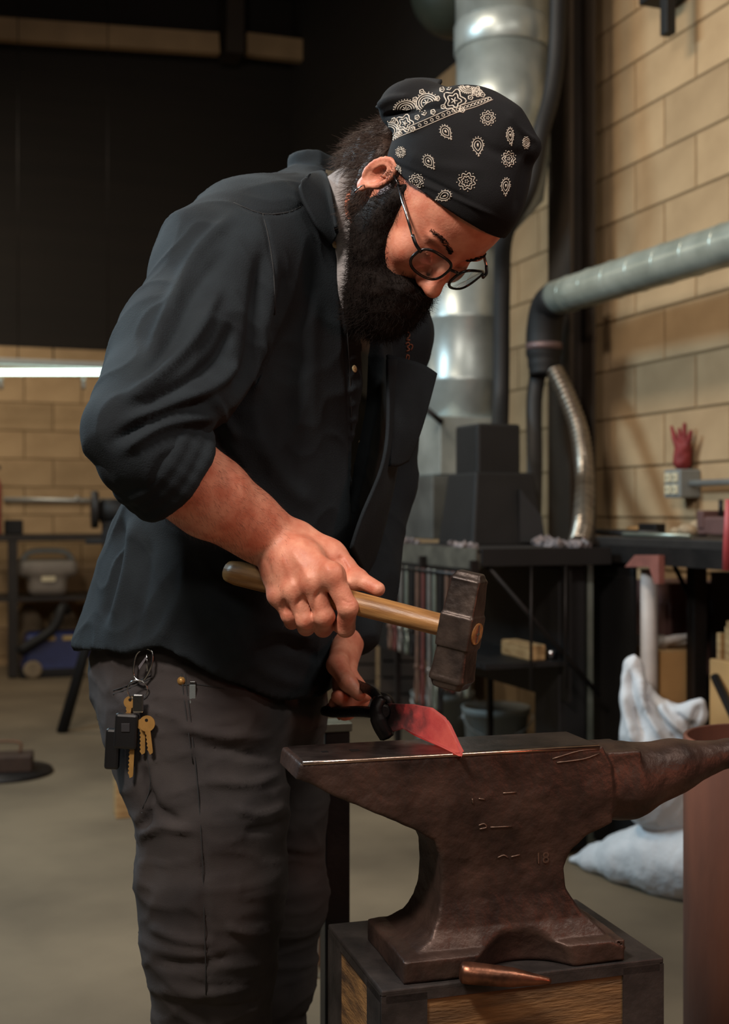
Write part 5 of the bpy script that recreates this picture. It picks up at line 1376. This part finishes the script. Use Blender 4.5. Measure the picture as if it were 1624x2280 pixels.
# sacks
def cloth_sdf(lo_, hi_, h, ops, seed, amp, floor_cut=True):
    s_ = SDF(lo_, hi_, h); ops(s_)
    if floor_cut: s_.all(lambda F, X, Y, Z: np.maximum(F, .001-Z))
    v_, q_ = s_.net(); v_ = relax(v_, q_, 2)
    return v_, q_
def SZ(px, z, d): return Vector(((px-CX)/FPX*d, d, z))
def ops1(s_):
    s_.chain([(P(1410, 1482, 3.56), .030), (P(1414, 1560, 3.55), .036), (P(1426, 1640, 3.53), .050), (P(1455, 1715, 3.51), .07)], .03)
    s_.chain([(P(1436, 1555, 3.54), .030), (P(1490, 1606, 3.50), .038), (P(1546, 1590, 3.45), .026), (P(1562, 1564, 3.43), .012)], .04)
    s_.ell(P(1488, 1685, 3.50), (.100, .065, .10), None, .04)
    s_.ell(SZ(1492, .268, 3.52), (.135, .09, .100), None, .06)
v_, q_ = cloth_sdf(np.array([.62, 3.34, .10]), np.array([1.12, 3.70, .78]), .0055, ops1, 1, .01)
v_ += normals(v_, q_)*(wavy(v_, 30, 81)*.005+(1-np.abs(np.tanh(wavy((v_@np.array([[.8, 0, .6], [0, 1, 0], [-.6, 0, .8]]))*np.array([1.6, 1, .4]), 60, 83)*2.5)))**2*.005)[:, None]
v_ = folds(v_, q_, [([(1400, 1490), (1408, 1560), (1440, 1650)], 8, -.020), ([(1422, 1500), (1436, 1570), (1480, 1655)], 9, .022), ([(1440, 1545), (1470, 1600), (1520, 1655)], 8, -.022), ([(1465, 1570), (1500, 1610), (1545, 1650)], 9, .020),
    ([(1392, 1540), (1400, 1600), (1415, 1660)], 8, .016), ([(1560, 1570), (1545, 1610), (1530, 1660)], 7, -.018), ([(1500, 1585), (1530, 1612), (1556, 1640)], 6, -.014)])
v_ = relax(v_, q_, 1)
tag(link('white_sack', npmesh('white_sack', v_, q_), M_canvas), 'slumped white canvas sack sitting on the full sack before the bench leg', 'sack')
def ops2(s_):
    s_.chain([(SZ(1272, .010, 3.80), .008), (SZ(1330, .034, 3.72), .038), (SZ(1400, .064, 3.62), .074), (SZ(1480, .090, 3.54), .104), (SZ(1550, .098, 3.48), .108), (SZ(1590, .090, 3.46), .098)], .05)
v_, q_ = cloth_sdf(np.array([.5, 3.2, -.02]), np.array([1.3, 3.9, .4]), .008, ops2, 2, .01)
v_ += normals(v_, q_)*(wavy(v_, 55, 91)*.007+wavy(v_, 140, 92)*.003)[:, None]
tag(link('white_sack', npmesh('white_sack', v_, q_), M_canvas), 'full white canvas sack lying on the floor behind the anvil horn', 'sack')
# rusty pipe
pc = P(1712, 1140, 2.2)
pz_ = CAMZ-(1642-CY)/FPX*2.2
tag(MB().lathe([(.150, 0), (.150, pz_-.002), (.149, pz_), (.143, pz_), (.142, pz_-.002), (.142, .004), (.01, .004)], (pc.x, pc.y, 0), EZ, 56).build('steel_pipe', M_rust), 'wide rusty steel pipe standing on end behind the anvil horn', 'pipe')
# square post behind the anvil, offcut and rod by the legs
po = empty('steel_post', (P(746, 1140, 2.15).x, 2.15, 0), 'dark square steel post with a base plate behind the anvil heel', 'post')
px_ = P(746, 1140, 2.15).x
MB().box((px_, 2.15, .36), (.0225, .0225, .355), rotz(.25), .003).build('tube', M_blksteel, po); MB().box((px_, 2.15, .005), (.05, .05, .005), rotz(.25)).build('base_plate', M_blksteel, po)
MB().box((px_, 2.15, .722), (.026, .026, .008), rotz(.25), .002).build('cap', M_galvd, po)
wp = P(690, 1140, 2.92); tag(MB().box((wp.x, 2.98, .075), (.060, .05, .075), rotz(.2), .004).build('timber_block', mat('brown_timber', (96, 68, 46), .8, 0, var=.4, scale=9, bump=.4)), 'short brown timber block on the floor behind the smith\'s far leg', 'block')
tag(MB().tube([Vector((P(704, 1140, 2.86).x, 2.86, .002)), P(716, 1790, 3.03)], .0045, 8).build('steel_rod', M_conduit), 'thin pale steel rod leaning on the brown timber block', 'rod')

# ================================================================== left: lamp, back bench and things on the floor
fl = empty('fluorescent_lamp', BK(100, 815, 1.5), 'lit white fluorescent tube lamp hanging before the back wall', 'lamp')
M_tube = mat('lit_tube', (250, 255, 250), .4, 0, var=0, bump=0, emit=(226, 255, 240), estr=5.0)
ta, tb_ = BK(-60, 829, 1.5), BK(300, 829, 1.5)
MB().tube([ta, tb_], .017, 14).build('tube', M_tube, fl)
MB().box((ta+tb_)/2+EZ*.050, ((tb_-ta).length/2+.02, .060, .018), axes(EN, -EW, EZ), .006).build('housing', mat('white_enamel', (170, 176, 176), .4, 0, var=.1, bump=0), fl)
for x_ in (186, 2):
    MB().tube(spline([BK(x_, 842, 1.5), BK(x_, 852, 1.5), BK(x_+1, 868, 1.5)], 4), [.009, .010, .012, .012, .010, .011, .012, .010, .006], 10).build('socket', M_conduit, fl)
for x_ in (40, 240):
    MB().tube([BK(x_, 800, 1.5), Vector((*BK(x_, 800, 1.5).xy, 5.1))], .003, 6).build('chain', M_blksteel, fl)
cn = empty('conduit_run', BK(120, 1113, .017), 'pale conduit run across the back wall above the bench', 'conduit')
MB().tube([BK(8, 1112, .017), BK(330, 1116, .017)], .018, 12).build('pipe', M_conduit, cn); MB().sphere(BK(172, 1110, .02), .022).build('coupling', M_conduit, cn)
bb = empty('back_bench', BK(100, 1480, .5), 'dark steel bench along the back wall under the conduit', 'bench'); bb.location.z = 0
bz = BK(100, 1198, .75).z
a_ = BK(-40, 1198, .45); b_ = BK(330, 1198, .45); ce = (a_+b_)/2; hl = (b_-a_).length/2
MB().box(Vector((ce.x, ce.y, bz)), (hl, .30, .020), axes(EN, -EW, EZ), .003).build('bench_top', M_bench, bb)
MB().box(Vector((ce.x, ce.y, .52)), (hl, .28, .012), axes(EN, -EW, EZ)).build('shelf', M_bench, bb)
for x_ in (28, 240):
    for of in (.2, .72):
        p_ = BK(x_, 1198, of); MB().box(Vector((p_.x, p_.y, bz/2)), (.03, .03, bz/2-.01), axes(EN, -EW, EZ)).build('leg', M_bench, bb)
# machines under the back bench
def bkz(px, off): p = BK(px, 1140, off); return Vector((p.x, p.y, 0))
mg = empty('shop_vacuum', bkz(104, .6)+EZ*.532, 'pale grey machine housing with carry handle on the back bench shelf', 'machine')
m0 = bkz(104, .58)+EZ*.532
s_ = SDF(np.array(m0)-.3, np.array(m0)+.42, .011)
s_.box(m0+EZ*.10, (.13, .12, .10), axes(EN, -EW, EZ), .05); s_.box(m0+EZ*.19, (.20, .13, .06), axes(EN, -EW, EZ), .045, .03)
v_, q_ = s_.net(); link('housing', npmesh('housing', relax(v_, q_, 2), q_), mat('warm_grey_plastic', (120, 112, 104), .5, 0, var=.15, bump=0), mg)
MB().tube(spline([m0+EN*-.17+EZ*.24+EW*-.05, m0+EN*-.10+EZ*.30+EW*-.05, m0+EN*.10+EZ*.30+EW*-.05, m0+EN*.17+EZ*.24+EW*-.05], 6), .02, 10).build('handle', M_grey, mg)
MB().box(m0+EZ*.12-EW*.125, (.045, .006, .016), axes(EN, -EW, EZ)).build('label_plate', M_cream, mg)
bm_ = empty('blue_machine', bkz(105, .55), 'blue floor machine with black hose arm beneath the back bench', 'machine')
b0 = bkz(126, .62)
MB().box(b0+EZ*.16, (.24, .16, .13), axes(EN, -EW, EZ), .03, taper=.86).build('body', M_blue, bm_)
MB().box(b0+EZ*.03, (.25, .17, .03), axes(EN, -EW, EZ), .01).build('skid', M_blk, bm_)
MB().tube(spline([b0-EW*.17+EN*.26+EZ*.18, b0-EW*.20+EN*.05+EZ*.32, b0-EW*.18-EN*.02+EZ*.46, b0-EW*.12-EN*.06+EZ*.44], 6), .034, 12).build('hose_arm', M_blk, bm_)
for e_ in (.07, -.07): MB().box(b0+EZ*.26-EW*.152+EN*e_, (.045, .004, .014), axes(EN, -EW, EZ)).build('sticker', M_yellow, bm_)
for e_ in (.17, -.19): MB().lathe([(.045, -.02), (.06, -.015), (.06, .015), (.045, .02)], b0+EZ*.06-EW*.17+EN*e_, -EW, 18).build('wheel', M_stone, bm_)
for i, (x_, z_, r_) in enumerate(((62, .36, .09), (140, .37, .09), (212, .36, .09))):
    p_ = bkz(x_, .30)+EZ*.10
    s_ = SDF(np.array(p_)-.2, np.array(p_)+.42, .012); s_.ell(p_+EZ*.13, (r_*1.2, r_, .23), axes(EN, -EW, EZ), 0); s_.all(lambda F, X, Y, Z: np.maximum(F, .002-Z))
    v_, q_ = s_.net(); v_ += normals(v_, q_)*(wavy(v_, 40, 100+i)*.008)[:, None]
    tag(link('feed_sack', npmesh('feed_sack', v_, q_), M_stone), ('tan lumpy sack under the back bench beside its end leg', 'tan lumpy sack under the back bench behind the blue machine', 'tan lumpy sack under the back bench behind the grinder stand')[i], 'sack', 'sacks under the back bench')
# fire extinguisher at the edge
fe = empty('fire_extinguisher', bkz(-16, .70)+EZ*(bz+.02), 'red fire extinguisher standing on the back bench', 'extinguisher')
f0 = bkz(-16, .62)+EZ*(bz+.02)
MB().lathe([(.05, 0), (.056, .01), (.056, .33), (.04, .38), (.018, .40), (.018, .43)], f0, EZ, 22).build('cylinder', M_pink, fe); MB().box(f0+EZ*.45, (.05, .012, .014), axes(EN, -EW, EZ), .003).build('valve', M_blk, fe)
tag(MB().box(bkz(30, .5)+EZ*(bz+.02+.05), (.06, .06, .05), axes(EN, -EW, EZ), .01).build('tool_case', M_blk), 'small black case on the back bench beside the extinguisher', 'case')
# grinder on a three-legged stand
gs = empty('grinder_stand', Vector((P(215, 1140, 6.2).x, 6.2, 0)), 'black three-legged stand carrying a grinder behind the smith', 'stand')
tp_ = Vector((P(258, 1140, 6.15).x, 6.15, CAMZ-(1205-CY)/FPX*6.15))
MB().box(tp_, (.13, .11, .012), None, .003).build('top', M_blk, gs)
for fx, fd, r_ in ((138, 6.05, .030), (300, 6.0, .030), (226, 6.45, .022)):
    MB().tube([tp_+Vector((0, 0, -.01)), Vector((P(fx, 1140, fd).x, fd, .0))], [r_*.8, r_], 8).build('leg', M_blk, gs)
gr = empty('bench_grinder', tp_+EZ*.012, 'dark bench grinder on the three-legged stand', 'grinder')
MB().lathe([(.05, -.08), (.065, -.07), (.065, .07), (.05, .08)], tp_+EZ*.15, Vector((1, .3, 0)), 22).build('motor', M_blk, gr)
for e_ in (-.105, .105): MB().lathe([(.03, -.018), (.095, -.016), (.095, .016), (.03, .018)], tp_+EZ*.16+Vector((1, .3, 0)).normalized()*e_, Vector((1, .3, 0)), 26).build('wheel', M_grey if e_ > 0 else M_bench, gr)
MB().box(tp_+EZ*.055, (.06, .06, .045), None, .006).build('foot', M_blk, gr)
# round plate with a handled block
dk = on_z(8, 1716, .012)
dp_ = empty('floor_plate', Vector((dk.x, dk.y, 0)), 'round dark steel plate with a handled block on the concrete floor', 'plate')
MB().lathe([(.20, 0), (.205, .006), (.20, .016), (.02, .018)], (dk.x, dk.y, 0), EZ, 40).build('disc', M_blksteel, dp_)
MB().box((dk.x+.02, dk.y, .05), (.10, .07, .034), rotz(.2), .006).build('block', mat('brown_iron', (66, 48, 38), .7, .3, var=.3), dp_)
MB().tube(spline([(dk.x-.07, dk.y, .08), (dk.x-.068, dk.y, .128), (dk.x+.058, dk.y+.02, .128), (dk.x+.062, dk.y+.02, .08)], 5), .006, 8).build('handle', mat('rust_rod', (110, 76, 54), .7, .2), dp_)
w0 = on_z(246, 1822, 0)
tag(MB().box((w0.x+.075, w0.y+.05, .11), (.07, .045, .11), rotz(.3), .004).build('timber_block', M_wood), 'pale upright timber block on the floor behind the smith\'s near leg', 'block')

# dark crates stored along the wall beyond the forge
M_crate = mat('dark_crate_boards', (62, 48, 38), .85, 0, var=.4, scale=8, bump=.3)
for i, (px0, px1, d_, h_, tone) in enumerate(((742, 838, 6.5, .47, 'narrow'), (846, 950, 6.2, .42, 'low'), (958, 1052, 6.0, .50, 'tall'))):
    a_, b_ = P(px0, 1140, d_), P(px1, 1140, d_); c_ = Vector(((a_.x+b_.x)/2, d_+.16, 0)); w_ = (b_.x-a_.x)/2
    g_ = empty('storage_crate', c_, tone+' dark slatted wooden crate on the floor beyond the forge', 'crate', 'crates beyond the forge')
    MB().box(c_+EZ*(h_/2), (w_-.014, .14, h_/2-.004)).build('lining', M_blk, g_)
    n_b = 5
    for k in range(n_b):
        zz = h_*(k+.5)/n_b
        MB().box(c_+Vector((0, -.150, zz)), (w_, .010, h_/n_b/2-.006), None, .002).build('slat', M_crate, g_)
        for s in (-1, 1): MB().box(c_+Vector((s*(w_-.008), .0, zz)), (.008, .140, h_/n_b/2-.006), None, .002).build('slat', M_crate, g_)
